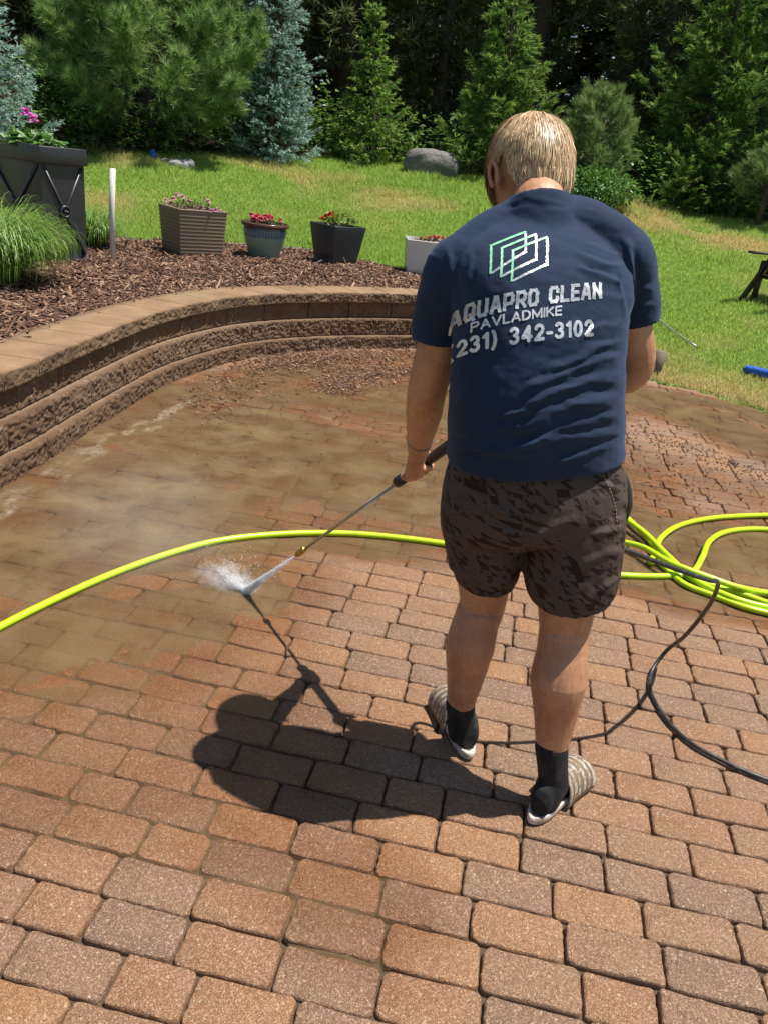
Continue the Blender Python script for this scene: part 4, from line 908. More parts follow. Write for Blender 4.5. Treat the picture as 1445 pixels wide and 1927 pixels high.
# ------------------------------------------------------------------ pressure lance
M_black = simple('black_plastic', (.018, .018, .02), .42); M_steel = simple('steel', (.55, .52, .47), .22, 1.); M_brass = simple('brass', (.50, .36, .08), .35, .9)
NOZ = GP+(COLL-GP)*.36; d_ = min(np.linspace(.2, .6, 81), key=lambda q: abs(topx(GP+(COLL-GP)*q)[0]-566)); NOZ = GP+(COLL-GP)*d_
HEND = COLL+wd_*.50
lance = empty('pressure_lance', tuple(COLL), 'thin steel spray lance with black grip held by the man, aimed at the pavers', 'spray lance')
ax = wd_; a, b = frame(ax)
def lathe_ax(p0, prof, k=18): return loft([ring(p0+ax*s_, a, b, r_, r_, k) for s_, r_ in prof])
mb = MB(); V, F = lathe_ax(NOZ, [(0, .0055), (.6, .0055), (np.linalg.norm(COLL-NOZ)+.02, .0055)]); obj('tube', V, F, M_steel, lance, smooth=True)
mb = MB(); mb.add(*lathe_ax(NOZ, [(-.028, .004), (-.026, .0085), (-.015, .0085), (-.014, .0115), (.004, .0115), (.005, .009), (.012, .009), (.013, .011), (.026, .011), (.028, .0065)])); noz = mb.obj('nozzle', M_brass, lance)
mb = MB(); mb.add(*lathe_ax(COLL, [(-.022, .008), (-.020, .013), (-.012, .0135)])); mb.obj('ring', M_brass, lance)
mb = MB(); mb.add(*lathe_ax(COLL, [(-.014, .012), (-.012, .0165), (.006, .0175), (.020, .0165), (.024, .012), (.028, .0125), (.10, .0125), (.11, .0145), (.16, .0155), (.30, .0155), (.50, .0155), (.52, .012)])); mb.obj('grip', M_black, lance, True)
gr = HEND; mb = MB(); dn = norm(wd_*.35+np.array([0, 0, -1.]))
mb.add(*tube([gr+ax*.02, gr, gr+dn*.05, gr+dn*.13], [.017, .020, .015, .014], 14, up=(1, 0, 0))); mb.obj('gun_handle', M_black, lance, True)
mb = MB(); tq = gr-ax*.04; mb.add(*tube([tq, tq+dn*.04-ax*.005, tq+dn*.10+ax*.02], .004, 8)); mb.obj('trigger', M_brass, lance, True)

# ------------------------------------------------------------------ jet of water
t = NT('water_spray_volume'); t.t.nodes.remove(t.b); vol = t.n('VolumePrincipled'); vol.inputs['Color'].default_value = (.97, .98, 1, 1); vol.inputs['Anisotropy'].default_value = .2
at_ = t.attr('none')
nz = t.noise(38., 3.); vol.inputs['Density'].default_value = 60; t.put(vol.inputs['Density'], t.mr(nz, .3, .7, 70., 210.)); t.t.links.new(vol.outputs[0], t.out.inputs['Volume']); M_jet = t.m
t = NT('spray_mist'); t.t.nodes.remove(t.b); vol = t.n('VolumePrincipled'); vol.inputs['Color'].default_value = (.97, .98, 1, 1)
tcn = t.n('TexCoord').outputs['Object']
spray = empty('water_jet', tuple(GP), 'white fan of pressurised water hitting the pavers below the nozzle', 'water spray')
j0 = NOZ-ax*.028; L = np.linalg.norm(j0-GP); rr = [ring(j0-ax*L*q, a, b, .002+.010*q+.002*math.sin(q*9)*q, .0022+.017*q, 16) for q in np.linspace(0, 1, 14)]
V, F = loft(rr); obj('jet', V, F, M_jet, spray)
# splash: drops thrown up and away from the impact
r3 = np.random.default_rng(5)
mis = norm((atz(380, 1058)-GP)*[1, 1, 0]); ND = 3200
ang = rad(1)*r3.normal(size=ND)*19; dist = np.abs(r3.normal(size=ND))**1.3*.12; ca, sa = np.cos(ang), np.sin(ang)
dr = np.stack([mis[0]*ca-mis[1]*sa, mis[0]*sa+mis[1]*ca, np.zeros(ND)], 1)
hgt = .004+r3.random(ND)**1.6*(.012+.20*dist)
P = GP+dr*dist[:, None]+np.c_[np.zeros((ND, 2)), hgt]; P[:, :2] += r3.normal(size=(ND, 2))*.008
tt_ = r3.random(500); P = np.r_[P, j0-ax*(L*tt_)[:, None]+r3.normal(size=(500, 3))*(.002+.012*tt_)[:, None]]; P[:, 2] = np.maximum(P[:, 2], .003); ND = len(P)
s_ = (.0004+.0014*r3.random(ND)**3)[:, None, None]; O = np.array([(1, 0, 0), (-1, 0, 0), (0, 1, 0), (0, -1, 0), (0, 0, 1), (0, 0, -1)], float)
st_ = (P-GP); st_ /= np.linalg.norm(st_, axis=1)[:, None]+1e-6
V = P[:, None]+O[None]*s_; V = V+(O@np.ones(3))[None, :, None]*st_[:, None]*s_*1.6
F = (np.arange(ND)*6)[:, None, None]+np.array([[0, 2, 4], [2, 1, 4], [1, 3, 4], [3, 0, 4], [2, 0, 5], [1, 2, 5], [3, 1, 5], [0, 3, 5]])[None]
t = NT('water_drop'); t.set(Base__Color=(.9, .93, .95), Roughness=.1, Alpha=.75, IOR=1.33); o = obj('splash_drops', V.reshape(-1, 3), F.reshape(-1, 3), t.m, spray); tagit(o, kind='stuff')
ns_ = 420; ang = rad(1)*r3.normal(size=ns_)*13; d0 = np.abs(r3.normal(size=ns_))*.085; ca, sa = np.cos(ang), np.sin(ang)
dd_ = np.stack([mis[0]*ca-mis[1]*sa, mis[0]*sa+mis[1]*ca, .03+.20*r3.random(ns_)], 1); dd_ /= np.linalg.norm(dd_, axis=1)[:, None]; P0 = GP+dd_*d0[:, None]+[0, 0, .003]; ln_ = (.008+.018*r3.random(ns_))[:, None]; sd_ = np.cross(dd_, r3.normal(size=(ns_, 3))); sd_ /= np.linalg.norm(sd_, axis=1)[:, None]; wq = (.0004+.0007*r3.random(ns_))[:, None]
V = np.stack([P0, P0+dd_*ln_*.5+sd_*wq, P0+dd_*ln_, P0+dd_*ln_*.5-sd_*wq], 1); o = obj('splash_streaks', V.reshape(-1, 3), np.arange(ns_*4).reshape(-1, 4), t.m, spray); tagit(o, kind='stuff')
# soft mist round the impact
def mistball(name, c, rx, ry, rz, dens, ns, seed):
    t = NT('mist'); t.t.nodes.remove(t.b); v = t.n('VolumePrincipled'); v.inputs['Color'].default_value = (.96, .975, 1, 1)
    mp = t.n('Mapping', _vector_type='POINT'); t.put(mp.inputs[0], t.pos()); mp.inputs['Location'].default_value = tuple(-np.array(c)/np.array([rx, ry, rz])); mp.inputs['Scale'].default_value = (1/rx, 1/ry, 1/rz)
    ln = t.n('VectorMath', _operation='LENGTH', i0=mp.outputs[0]).outputs['Value']; fall = t.mr(ln, .95, .15); nz = t.mr(t.noise(ns, 4., .6), .38+seed, .72)
    t.put(v.inputs['Density'], t.math('MULTIPLY', t.math('MULTIPLY', fall, nz), dens)); t.t.links.new(v.outputs[0], t.out.inputs['Volume'])
    V, F = ellipsoid(c, XR, YF, ZU, rx, ry, rz, 20, 12); o = obj(name, V, F, t.m, spray); return o
mistball('mist', GP+mis*.045+ZU*.018, .12, .085, .030, 34., 34., .03)
mistball('mist', atz(420, 1085, .03)+ZU*.01, .13, .12, .04, 22., 22., .04)
mistball('mist', atz(275, 1010, .1)+ZU*.05, .42, .50, .30, .75, 5., -.1)

# ------------------------------------------------------------------ hoses
def hosepath(pts, z=.016): return np.array([p if len(p) == 3 and isinstance(p, np.ndarray) else atz(p[0], p[1], p[2] if len(p) > 2 else z) for p in pts])
t = NT('yellow_hose'); c = t.mix(t.mr(t.noise(16., 5., .65), .5, .7, 0, .6), (.50, .72, .012), (.30, .42, .02)); c = t.mix(t.mr(t.noise(90., 4.), .68, .74, 0, .7), c, (.10, .09, .03)); t.set(Base__Color=c, Roughness=.32); M_hose = t.m
hp = [(-260, 1330), (-120, 1250), (0, 1180), (100, 1130), (200, 1085), (300, 1048), (400, 1020), (500, 1007), (600, 1003), (700, 1007), (830, 1022), (960, 1043), (1080, 1073), (1165, 1083), (1240, 1084), (1310, 1078, .03), (1370, 1062, .045)]
hp2 = [(1370, 1062, .045), (1340, 1052, .05), (1312, 1057, .055), (1306, 1071, .05), (1318, 1052, .045)]
loop = [(-300, 1350), (-120, 1248), (0, 1180), (100, 1130), (200, 1085), (300, 1048), (400, 1020), (500, 1007), (600, 1003), (700, 1007), (830, 1022), (990, 1048), (1100, 1075), (1180, 1083), (1255, 1084), (1300, 1078, .03), (1320, 1050, .045), (1335, 1018, .03), (1370, 1000), (1440, 996), (1540, 1010), (1620, 1060), (1600, 1130), (1500, 1150, .03),
        (1430, 1140, .03), (1370, 1122, .035), (1310, 1093, .035), (1255, 1045, .05), (1215, 1005, .05), (1175, 975, .05), (1120, 935), (1080, 930), (1060, 950), (1110, 1000), (1165, 1018, .035), (1210, 1030, .06), (1260, 1058, .07), (1330, 1085, .06), (1400, 1108, .04), (1480, 1118), (1600, 1110), (1660, 1040), (1600, 985), (1500, 970), (1420, 970), (1340, 975), (1280, 988), (1245, 1010, .03), (1236, 1035, .03), (1255, 1062, .03), (1300, 1090), (1370, 1110), (1430, 1130), (1520, 1165), (1640, 1200), (1800, 1240)]
P = smoothpath(hosepath(loop), 10); V, F = tube(P, .0135, 12); o = obj('garden_hose', V, F, M_hose, smooth=True); tagit(o, 'bright lime yellow hose crossing the wet pavers and coiled at the right', 'hose')
extra = [(1400, 1142, .018), (1340, 1120, .018), (1285, 1098, .018), (1240, 1060, .018), (1222, 1058), (1232, 1040, .016), (1222, 1018, .02), (1196, 990, .03), (1168, 965, .03), (1120, 930)]
P = smoothpath(hosepath([(1900, 1330), (1640, 1230), (1480, 1165)]+extra+[(1060, 900), (980, 880)]), 10); V, F = tube(P, .0130, 12); o = obj('garden_hose', V, F, M_hose, smooth=True); tagit(o, 'second strand of lime yellow hose running under the coil towards the man', 'hose')
bp = [HEND+dn*.12, HEND+dn*.22+np.array([.06, -.02, 0]), np.array([.44, 1.93, .73]), np.array([.589, 1.87, .675]), np.array([.80, 1.91, .60]), np.array([.935, 1.96, .55]), np.array([.978, 2.0, .53]), np.array([1.015, 2.06, .47]), np.array([1.045, 2.144, .355]), np.array([1.052, 2.245, .19]), np.array([1.048, 2.33, .075])]
bp += [atz(1226, 1262, .012), atz(1222, 1295, .010), atz(1237, 1330, .010), atz(1265, 1368, .010), atz(1305, 1402, .010), atz(1360, 1432, .010), atz(1410, 1455, .010), atz(1450, 1470, .010), atz(1600, 1530, .010), atz(1800, 1600, .010)]
t = NT('black_hose'); c = t.mix(t.mr(t.noise(60., 4.), .5, .7), (.022, .022, .022), (.09, .08, .065)); t.set(Base__Color=c, Roughness=.4); V, F = tube(smoothpath(bp, 8), .0068, 10); o = obj('pressure_hose', V, F, t.m, smooth=True); tagit(o, 'thin black pressure hose hanging from the lance and curving over the pavers', 'hose')

# ------------------------------------------------------------------ leaves, flowers, small plants
def leafset(C, D, L, W, curl=.25):
    """pointed leaves: C base points, D directions"""
    n = len(C); D = D/np.linalg.norm(D, axis=1)[:, None]; up = np.tile([0, 0, 1.], (n, 1))+rng.normal(size=(n, 3))*.25; S_ = np.cross(D, up); S_ /= np.linalg.norm(S_, axis=1)[:, None]+1e-9; Nn = np.cross(S_, D)
    L = np.broadcast_to(L, n)[:, None]; W = np.broadcast_to(W, n)[:, None]
    V = np.stack([C, C+D*L*.35+S_*W*.45+Nn*L*.05, C+D*L*.38, C+D*L*.35-S_*W*.45+Nn*L*.05, C+D*L*.72+S_*W*.38-Nn*L*curl*.3, C+D*L*.74-Nn*L*curl*.4, C+D*L*.72-S_*W*.38-Nn*L*curl*.3, C+D*L-Nn*L*curl], 1)
    q = np.arange(n)[:, None]*8
    return V.reshape(-1, 3), [q+np.array([1, 4, 5, 2]), q+np.array([2, 5, 6, 3]), np.concatenate([q+np.array([0, 1, 2]), q+np.array([0, 2, 3]), q+np.array([4, 7, 5]), q+np.array([5, 7, 6])])]
def leafmat(name, cols, rough=.45, trans=.3):
    t = NT(name); c = t.ramp(t.island(), [(i/(len(cols)-1), c) for i, c in enumerate(cols)]); t.set(Base__Color=c, Roughness=rough); t.put(t.b.inputs['Specular IOR Level'], .35)
    tr = t.n('BsdfTranslucent', Color=c); mx = t.n('MixShader', i0=trans); t.t.links.new(t.b.outputs[0], mx.inputs[1]); t.t.links.new(tr.outputs[0], mx.inputs[2]); t.t.links.new(mx.outputs[0], t.out.inputs[0]); return t.m
M_leaf = leafmat('green_leaf', [(.05, .12, .02), (.09, .20, .035), (.13, .27, .06)]); M_leafd = leafmat('dull_leaf', [(.04, .07, .02), (.10, .09, .03), (.07, .13, .03)])
M_orn = leafmat('ornamental_blade', [(.09, .19, .02), (.17, .31, .04), (.28, .42, .10), (.34, .46, .16)], .4, .4)
def rdir(n, up=.5): d = rng.normal(size=(n, 3)); d[:, 2] = abs(d[:, 2])*up+.15; return d/np.linalg.norm(d, axis=1)[:, None]
def bloom(c, r, mat, parent, petals=14, layers=2, up=(0, 0, 1)):
    n = petals*layers; a = rng.random(n)*2*np.pi; el = np.repeat(np.linspace(.15, 1.1, layers), petals)+rng.normal(size=n)*.12
    D = np.c_[np.cos(a)*np.cos(el), np.sin(a)*np.cos(el), np.sin(el)]; V, F = leafset(np.tile(c, (n, 1))+D*r*.1, D, r*(.8+.3*rng.random(n)), r*.75, .3); obj('flower', V, F, mat, parent)
def plant(name, base, rad_, h, nleaf, lsz, mat, label, flowers=(), group=None, stems=0):
    e = empty(name, tuple(base), label, 'plant', group); n = nleaf; th = rng.random(n)*2*np.pi; r = np.sqrt(rng.random(n))*rad_
    C = np.c_[base[0]+np.cos(th)*r, base[1]+np.sin(th)*r, base[2]+rng.random(n)*h*(1-.5*(r/rad_)**2)]; D = np.c_[np.cos(th), np.sin(th), np.zeros(n)]*.7+rdir(n, .8); V, F = leafset(C, D, lsz*(.6+.7*rng.random(n)), lsz*.55, .35); obj('leaves', V, F, mat, e)
    mb = MB()
    for p, rr, m_ in flowers:
        p = np.array(p); bloom(p, rr, m_, e); q = base+(p-base)*[.6, .6, 0]; obj('stem', *tube(smoothpath([q, (q+p)/2+[.005, 0, 0], p], 3), .0016, 4), M_leafd, e)
    return e
def grasstuft(base, rad_, L, n, label, lean=None):
    th = rng.random(n)*2*np.pi; r = np.sqrt(rng.random(n))*rad_*.35; B = np.c_[base[0]+np.cos(th)*r, base[1]+np.sin(th)*r, np.full(n, base[2])]
    th2 = th+rng.normal(size=n)*.5; out = np.c_[np.cos(th2), np.sin(th2), np.zeros(n)]; Ln = L*(.55+.55*rng.random(n)); sp = .35+.75*rng.random(n); K_ = 7
    if lean is not None: out = out+np.array(lean)[None]*.5
    Q = []
    for k in range(K_+1):
        f = k/K_; ang = sp*1.9*f**1.1; Q.append((np.sin(ang)*Ln*.62)[:, None]*out+np.c_[np.zeros((n, 2)), (np.sin(np.minimum(f*1.55, 1.57))*Ln*.95*(1-.25*sp)-Ln*sp*.55*f**2.6)])
    Q = np.stack(Q, 1); Q = B[:, None]+Q; Q[..., 2] = np.maximum(Q[..., 2], base[2]-.02+0*Q[..., 2]); side = np.cross(np.gradient(Q, axis=1), [0, 0, 1.]); side /= np.linalg.norm(side, axis=2, keepdims=True)+1e-9
    wd = (np.array([.8, 1, 1, .95, .85, .65, .4, .08])*.0033)[None, :, None]*(.6+.8*rng.random((n, 1, 1))); V = np.stack([Q-side*wd, Q+side*wd], 2).reshape(-1, 3); k2 = np.arange(K_)*2
    F = (np.arange(n)*(K_+1)*2)[:, None, None]+np.stack([k2, k2+1, k2+3, k2+2], -1)[None]
    o = obj('ornamental_grass', V, F.reshape(-1, 4), M_orn); tagit(o, label, 'ornamental grass'); return o
def onbed(px, py):
    p = atz(px, py, .46)
    for _ in range(3): p = atz(px, py, float(mulchz(p[None, :2])[0]))
    return p
grasstuft(onbed(-22, 528), .5, .74, 3600, 'large fountain of long bright green grass at the left in front of the tall planter', (.1, -.05, 0))
grasstuft(onbed(172, 462), .35, .50, 1100, 'smaller tuft of arching grass behind the tall planter beside the white stake')

# ------------------------------------------------------------------ planters and pots
def sqpot(name, label, corner, deg, w0, w1, h, mat, rimh=.03, rimo=.012, ribs=0, deg2=None, cat='flower pot', group='flower pots along the edge of the bed', tilt=None, wl=None):
    """corner: ground point of the nearest corner; width w1 at the bottom and w0 at the top"""
    b = rad(deg); u = np.array([math.cos(b), math.sin(b), 0]); v = np.array([-math.sin(b), math.cos(b), 0]); wl = wl or 1.
    c = corner+u*w1/2+v*w1*wl/2; e = empty(name, tuple(c), label, cat, group)
    def sq(w_, z, c=c): return np.array([c+u*w_*sx/2+v*w_*wl*sy/2+ZU*z for sx, sy in ((-1, -1), (1, -1), (1, 1), (-1, 1))])
    lv = [(w1, 0)]
    n = ribs or 6
    for i in range(n+1):
        z = h*i/n; w_ = w1+(w0-w1)*i/n
        if ribs: lv += [(w_-.004, z-.006), (w_+.010, z-.001), (w_+.008, z+.012)] if 0 < i < n else []
        else: lv.append((w_, z+.001))
    lv = [q for q in lv if q[1] < h-rimh]; wr = w1+(w0-w1)*(h-rimh)/h; lv += [(wr, h-rimh), (wr+rimo*2, h-rimh+.004), (w0+rimo*2, h-.004), (w0+rimo*2-.006, h), (w0-.03, h), (w0-.035, h-.06), (w0-.04, h-.065)]
    V, F = loft(np.array([sq(*q) for q in lv])); body = obj('pot_body', V, F, mat, e)
    md = body.modifiers.new('b', 'BEVEL'); md.width = .004; md.segments = 2; md.limit_method = 'ANGLE'
    V, F = loft(np.array([sq(w0-.034, h-.05), sq(w0-.034, h-.043)])); obj('soil', V, F, M_mul, e)
    return e, c, u, v
t = NT('ribbed_resin'); sz = t.n('SeparateXYZ', i0=t.pos()).outputs[2]; st_ = t.noise(1., 3., .6, t.n('CombineXYZ', i2=t.math('MULTIPLY', sz, 90.)).outputs[0]); c = t.mix(t.mr(st_, .35, .65), (.15, .105, .065), (.25, .195, .125)); t.set(Base__Color=c, Roughness=.6); M_rbd = t.m
M_blk = simple('black_resin', (.026, .028, .031), .38, nscale=30., namt=.4, bump=(60., .1, .002)); M_blu = simple('slate_resin', (.035, .043, .05), .36, nscale=40., namt=.35)
t = NT('white_resin'); sz = t.n('SeparateXYZ', i0=t.pos()).outputs[2]; c = t.mix(t.mr(t.noise(12., 3.), .55, .62, 0, .0), (.60, .585, .56), (.4, .3, .2)); t.set(Base__Color=c, Roughness=.3); M_wht = t.m
pk = leafmat('pink_petal', [(.62, .20, .36), (.75, .38, .52), (.85, .62, .70)], .5, .3); pk2 = leafmat('rose_petal', [(.50, .03, .06), (.70, .14, .18), (.80, .34, .36)], .5, .3); rd = leafmat('red_petal', [(.60, .008, .006), (.80, .015, .01)], .5, .3); mg = leafmat('magenta_petal', [(.70, .12, .50), (.85, .30, .68)], .5, .3)
# tall black planter
pc = onbed(88, 492); e, c, u, v = sqpot('tall_planter', 'tall square black planter with crossed straps and a ring, pink bloom on top', pc, 54, .375, .365, .86, M_blk, rimh=.125, rimo=.012, cat='planter', group=None, wl=2.1)
for fn, off0, dirn_ in ((-v, .365*2.1/2, u), (-u, .365/2, v)):
    hw = .165 if dirn_ is u else .36; mb = MB(); z0, z1 = .05, .72
    for s_ in (-1, 1):
        a0 = c+fn*(off0+.002)+dirn_*(-hw*s_)+ZU*z0; a1 = c+fn*(off0+.007)+dirn_*(hw*s_)+ZU*z1; d0 = norm(a1-a0); m_ = (a0+a1)/2
        mb.add(boxv(m_+fn*(.004 if s_ > 0 else .0065), d0*np.linalg.norm(a1-a0)/2, norm(np.cross(d0, fn))*.009, fn*.008), BOXF)
    o = mb.obj('strap_relief', M_blk, e); o2 = None
    rc = c+fn*(off0+.012)+ZU*.385; m2 = MB(); m2.add(*tube(np.array([rc+(dirn_*math.cos(q)+ZU*math.sin(q))*.040+fn*.006 for q in np.linspace(.0, 2*np.pi*.999, 30)]), .011, 8)); m2.add(*ellipsoid(rc+fn*.004, dirn_, ZU, fn, .016, .016, .012, 14, 8)); m2.add(boxv(rc+dirn_*.02, dirn_*.03, ZU*.007, fn*.012), BOXF); m2.obj('ring_ornament', M_blk, e, True)
bs = np.array([c[0], c[1], pc[2]+.82])
bl = [aty(50, 214, c[1]), aty(64, 226, c[1])]
p = plant('petunia', bs, .20, .10, 420, .085, leafmat('broad_leaf', [(.06, .17, .02), (.12, .26, .05), (.30, .42, .24)]), 'broad leaved green plant with one magenta bloom in the tall black planter', [(bl[0], .055, mg), (bl[1], .045, mg)])
# four pots
p1 = onbed(341, 483); e, c1, u, v = sqpot('flower_pot', 'ribbed taupe square pot of small pink flowers, next to the white stake', p1, 40, .485, .43, .43, M_rbd, ribs=13, rimh=.02, rimo=.006)
b1 = np.array([c1[0], c1[1], p1[2]+.40]); fl = [(aty(x, y, c1[1]+rng.normal()*.1), .030, pk) for x, y in [(312, 378), (333, 368), (345, 372), (322, 383), (355, 380), (392, 380), (362, 392), (375, 397), (385, 396), (398, 398), (408, 396), (418, 400), (350, 396), (340, 398), (368, 399), (405, 402), (328, 375), (380, 392)]]
plant('pink_flowers', b1, .19, .10, 380, .03, M_leafd, 'thin stemmed small pink flowers growing in the ribbed taupe pot', fl)
p3 = onbed(627, 500); e, c3, u, v = sqpot('flower_pot', 'dark slate tapered square pot with one red flower head', p3, 46, .42, .31, .39, M_blu, rimh=.012, rimo=.0)
b3 = np.array([c3[0], c3[1], p3[2]+.37]); plant('geranium', b3, .17, .13, 120, .065, leafmat('geranium_leaf', [(.05, .11, .02), (.10, .20, .035), (.30, .12, .02)]), 'red flowering plant with a few green leaves in the slate pot', [(aty(x, y, c3[1]), .034, rd) for x, y in [(612, 408), (622, 404), (617, 414), (606, 412), (627, 411)]])
mbs = MB()
for i in range(60):
    q = u*rng.normal()*.05+u*.22*0; x0 = rng.normal()*.035; z0_ = .12+rng.random()*.22; f0 = c3-v*(.15+.07*z0_/.41*1.0+.0005)+ZU*z0_; mbs.add(boxv(f0+u*x0, u*.007*rng.random()+u*.003, ZU*.0013, v*.0012), BOXF)
p4 = onbed(800, 519); e, c4, u, v = sqpot('flower_pot', 'off white square pot with pale sides, half hidden behind the man', p4-np.array([.20, 0, 0]), 6, .42, .36, .345, M_wht, rimh=.012, rimo=.0)
b4 = np.array([c4[0], c4[1], p4[2]+.315]); plant('begonia', b4, .14, .05, 120, .035, M_leafd, 'low plant with pinkish red petals in the off white pot', [(aty(x, y-3, c4[1])+ZU*.03, .030, pk2) for x, y in [(806, 457), (815, 455), (824, 456), (800, 461), (790, 460), (832, 458), (818, 461)]])
# round glazed pot
p2 = onbed(497, 484); e = empty('flower_pot', tuple(p2), 'round glazed green blue pot with dark rim, filled with pink red begonias', 'flower pot', 'flower pots along the edge of the bed')
prof = [(.145, 0), (.150, .006), (.165, .05), (.195, .14), (.215, .22), (.222, .27), (.218, .295), (.222, .300), (.240, .306), (.248, .318), (.246, .334), (.238, .342), (.222, .340), (.214, .30), (.21, .29)]
prof = smoothpath(np.c_[np.array(prof), np.zeros(len(prof))], 4)[:, :2]
V, F = loft([ring(p2+ZU*z, XR, YF, r_, r_, 40) for r_, z in prof])
t = NT('pot_glaze'); oz = t.n('SeparateXYZ', i0=t.n('VectorMath', _operation='SUBTRACT', i0=t.pos(), i1=tuple(p2)).outputs[0]); zz_ = oz.outputs[2]; nz = t.math('ADD', zz_, t.math('MULTIPLY', t.math('SUBTRACT', t.noise(14., 4.), .5), .05))
c = t.ramp(t.math('MULTIPLY', nz, 2.8), [(.0, (.17, .25, .20)), (.55, (.20, .30, .25)), (.62, (.07, .12, .17)), (.80, (.05, .075, .10)), (.86, (.10, .055, .04)), (1, (.085, .045, .035))])
an = t.math('ARCTAN2', oz.outputs[0], oz.outputs[1]); ck = t.math('MULTIPLY', t.math('GREATER_THAN', t.math('MULTIPLY', t.math('SINE', t.math('MULTIPLY', t.math('ADD', an, t.math('MULTIPLY', zz_, 9.)), 26.)), t.math('SINE', t.math('MULTIPLY', t.math('SUBTRACT', an, t.math('MULTIPLY', zz_, 9.)), 26.))), .12), t.math('MULTIPLY', t.math('GREATER_THAN', zz_, .225), t.math('LESS_THAN', zz_, .275)))
c = t.mix(t.math('MULTIPLY', ck, .8), c, (.25, .33, .42)); t.set(Base__Color=c, Roughness=.18); obj('pot_body', V, F, t.m, e, smooth=True)
V, F = loft([ring(p2+ZU*z, XR, YF, .213, .213, 30) for z in (.302, .312)]); obj('soil', V, F, M_mul, e)
b2 = p2+ZU*.315; plant('begonia', b2, .17, .05, 160, .04, M_leafd, 'pink and red begonia blooms crowding the round glazed pot', [(b2+np.array([math.cos(a_)*r_, math.sin(a_)*r_, .045+.035*rng.random()]), .033, pk2) for a_, r_ in [(rng.random()*6.3, .15*math.sqrt(rng.random())) for _ in range(26)]])
# white stake
ps = onbed(214, 492); V, F = tube([ps-ZU*.05, ps+ZU*.40, ps+aty(213, 317, ps[1])-ps], [.023, .0235, .0235], 18); o = obj('white_stake', V, F, simple('weathered_pvc', (.66, .63, .57), .5, nscale=20., namt=.15), smooth=True); tagit(o, 'plain white pipe standing upright in the mulch', 'stake')

# ------------------------------------------------------------------ rocks
def rock(name, c, rx, ry, rz, seed, mat, label, yaw=0., cat='rock', group=None):
    a = np.array([math.cos(yaw), math.sin(yaw), 0]); b = np.array([-math.sin(yaw), math.cos(yaw), 0]); V, F = ellipsoid((0, 0, 0), XR, YF, ZU, 1, 1, 1, 48, 30)
    n = V/np.linalg.norm(V, axis=1)[:, None]; d = 1+.30*(fbm(n[:, 0]*1.3+seed, n[:, 1]*1.3+n[:, 2]*1.1, seed, 3)-.5)+.05*(fbm(n[:, 0]*6+seed, n[:, 2]*6+n[:, 1]*5, seed+3, 4)-.5)
    n = np.sign(n)*abs(n)**.82; V = n*d[:, None]; V = c+np.outer(V[:, 0]*rx, a)+np.outer(V[:, 1]*ry, b)+np.outer(V[:, 2]*rz, ZU); o = obj(name, V, F, mat, None, smooth=True); tagit(o, label, cat, group); return o
t = NT('granite'); c = t.mix(t.mr(t.noise(3., 5.), .35, .65), (.13, .125, .11), (.21, .20, .175)); c = t.mix(t.mr(t.noise(50., 5., .7), .5, .7, 0, .6), c, (.045, .045, .04)); t.set(Base__Color=c, Roughness=.85, Normal=t.bump(t.noise(25., 6.), .7, .03)); M_rock = t.m
rb = hit(808, 334); k = rb[1]/FPX/.91*.92
rock('boulder', rb+np.array([0, .25, 17*k]), 46*k, .34, 29*k, 4, M_rock, 'large rounded grey boulder lying on the rise of the lawn beside the man', .1, 'boulder')
for i, (x, y, r_, lb) in enumerate([(318, 311, .13, 'left and darkest of the small stones near the pine trunk'), (336, 316, .16, 'middle one of the small stones near the pine trunk, low and pale'), (355, 315, .14, 'right one of the small stones near the pine trunk')]): rock('stone', hit(x, y)+ZU*.03, r_, r_*.7, r_*.55, 10+i, simple('pale_stone', [(.16, .15, .14), (.30, .29, .27), (.26, .26, .26)][i], .85, nscale=20.), lb, i, 'stone', 'small stones near the pine trunk')

# ------------------------------------------------------------------ odds and ends on the lawn
q0 = atz(1226, 597, .02); q0 = hit(1222, 594, lo=5.); q1 = hit(1306, 662, lo=5.); n_ = 8; P = np.array([q0+(q1-q0)*i/n_ for i in range(-6, n_+1)]); P[:, 2] = lawnz(P[:, 0], P[:, 1])+.045
V, F = tube(P, .008, 8); o = obj('metal_rod', V, F, simple('dull_metal', (.42, .46, .46), .4, .6), smooth=True); tagit(o, 'thin grey metal rod lying in the grass right of the man', 'rod')
q = hit(1232, 703, lo=4.); sv = norm(np.array([.3, 1, 0])); o = obj('wooden_post', *prism([q+np.array(d)-ZU*.05 for d in ((-.06, -.03, 0), (.03, -.03, 0), (.03, .05, 0), (-.06, .05, 0))], [q+np.array(d)+ZU*.20 for d in ((-.045, -.03, 0), (.055, -.03, 0), (.055, .05, 0), (-.045, .05, 0))]), simple('grey_wood', (.16, .13, .095), .85, nscale=40.)); tagit(o, 'short weathered wooden post stub at the lawn edge behind the man', 'post')
qa, qb = hit(1400, 704, lo=4.)+ZU*.045, hit(1500, 728, lo=4.)+ZU*.045; V, F = tube(smoothpath([qa, qa+(qb-qa)*.12, (qa+qb)/2, qb], 5), [.030]+[.043]*14+[.043], 16, round_ends=True); o = obj('blue_roll', V, F, simple('blue_foam', (.01, .09, .42), .45, nscale=60., namt=.4, bump=(70., .5, .01)), smooth=True); tagit(o, 'bright blue cylinder lying in the grass at the right edge', 'foam roll')
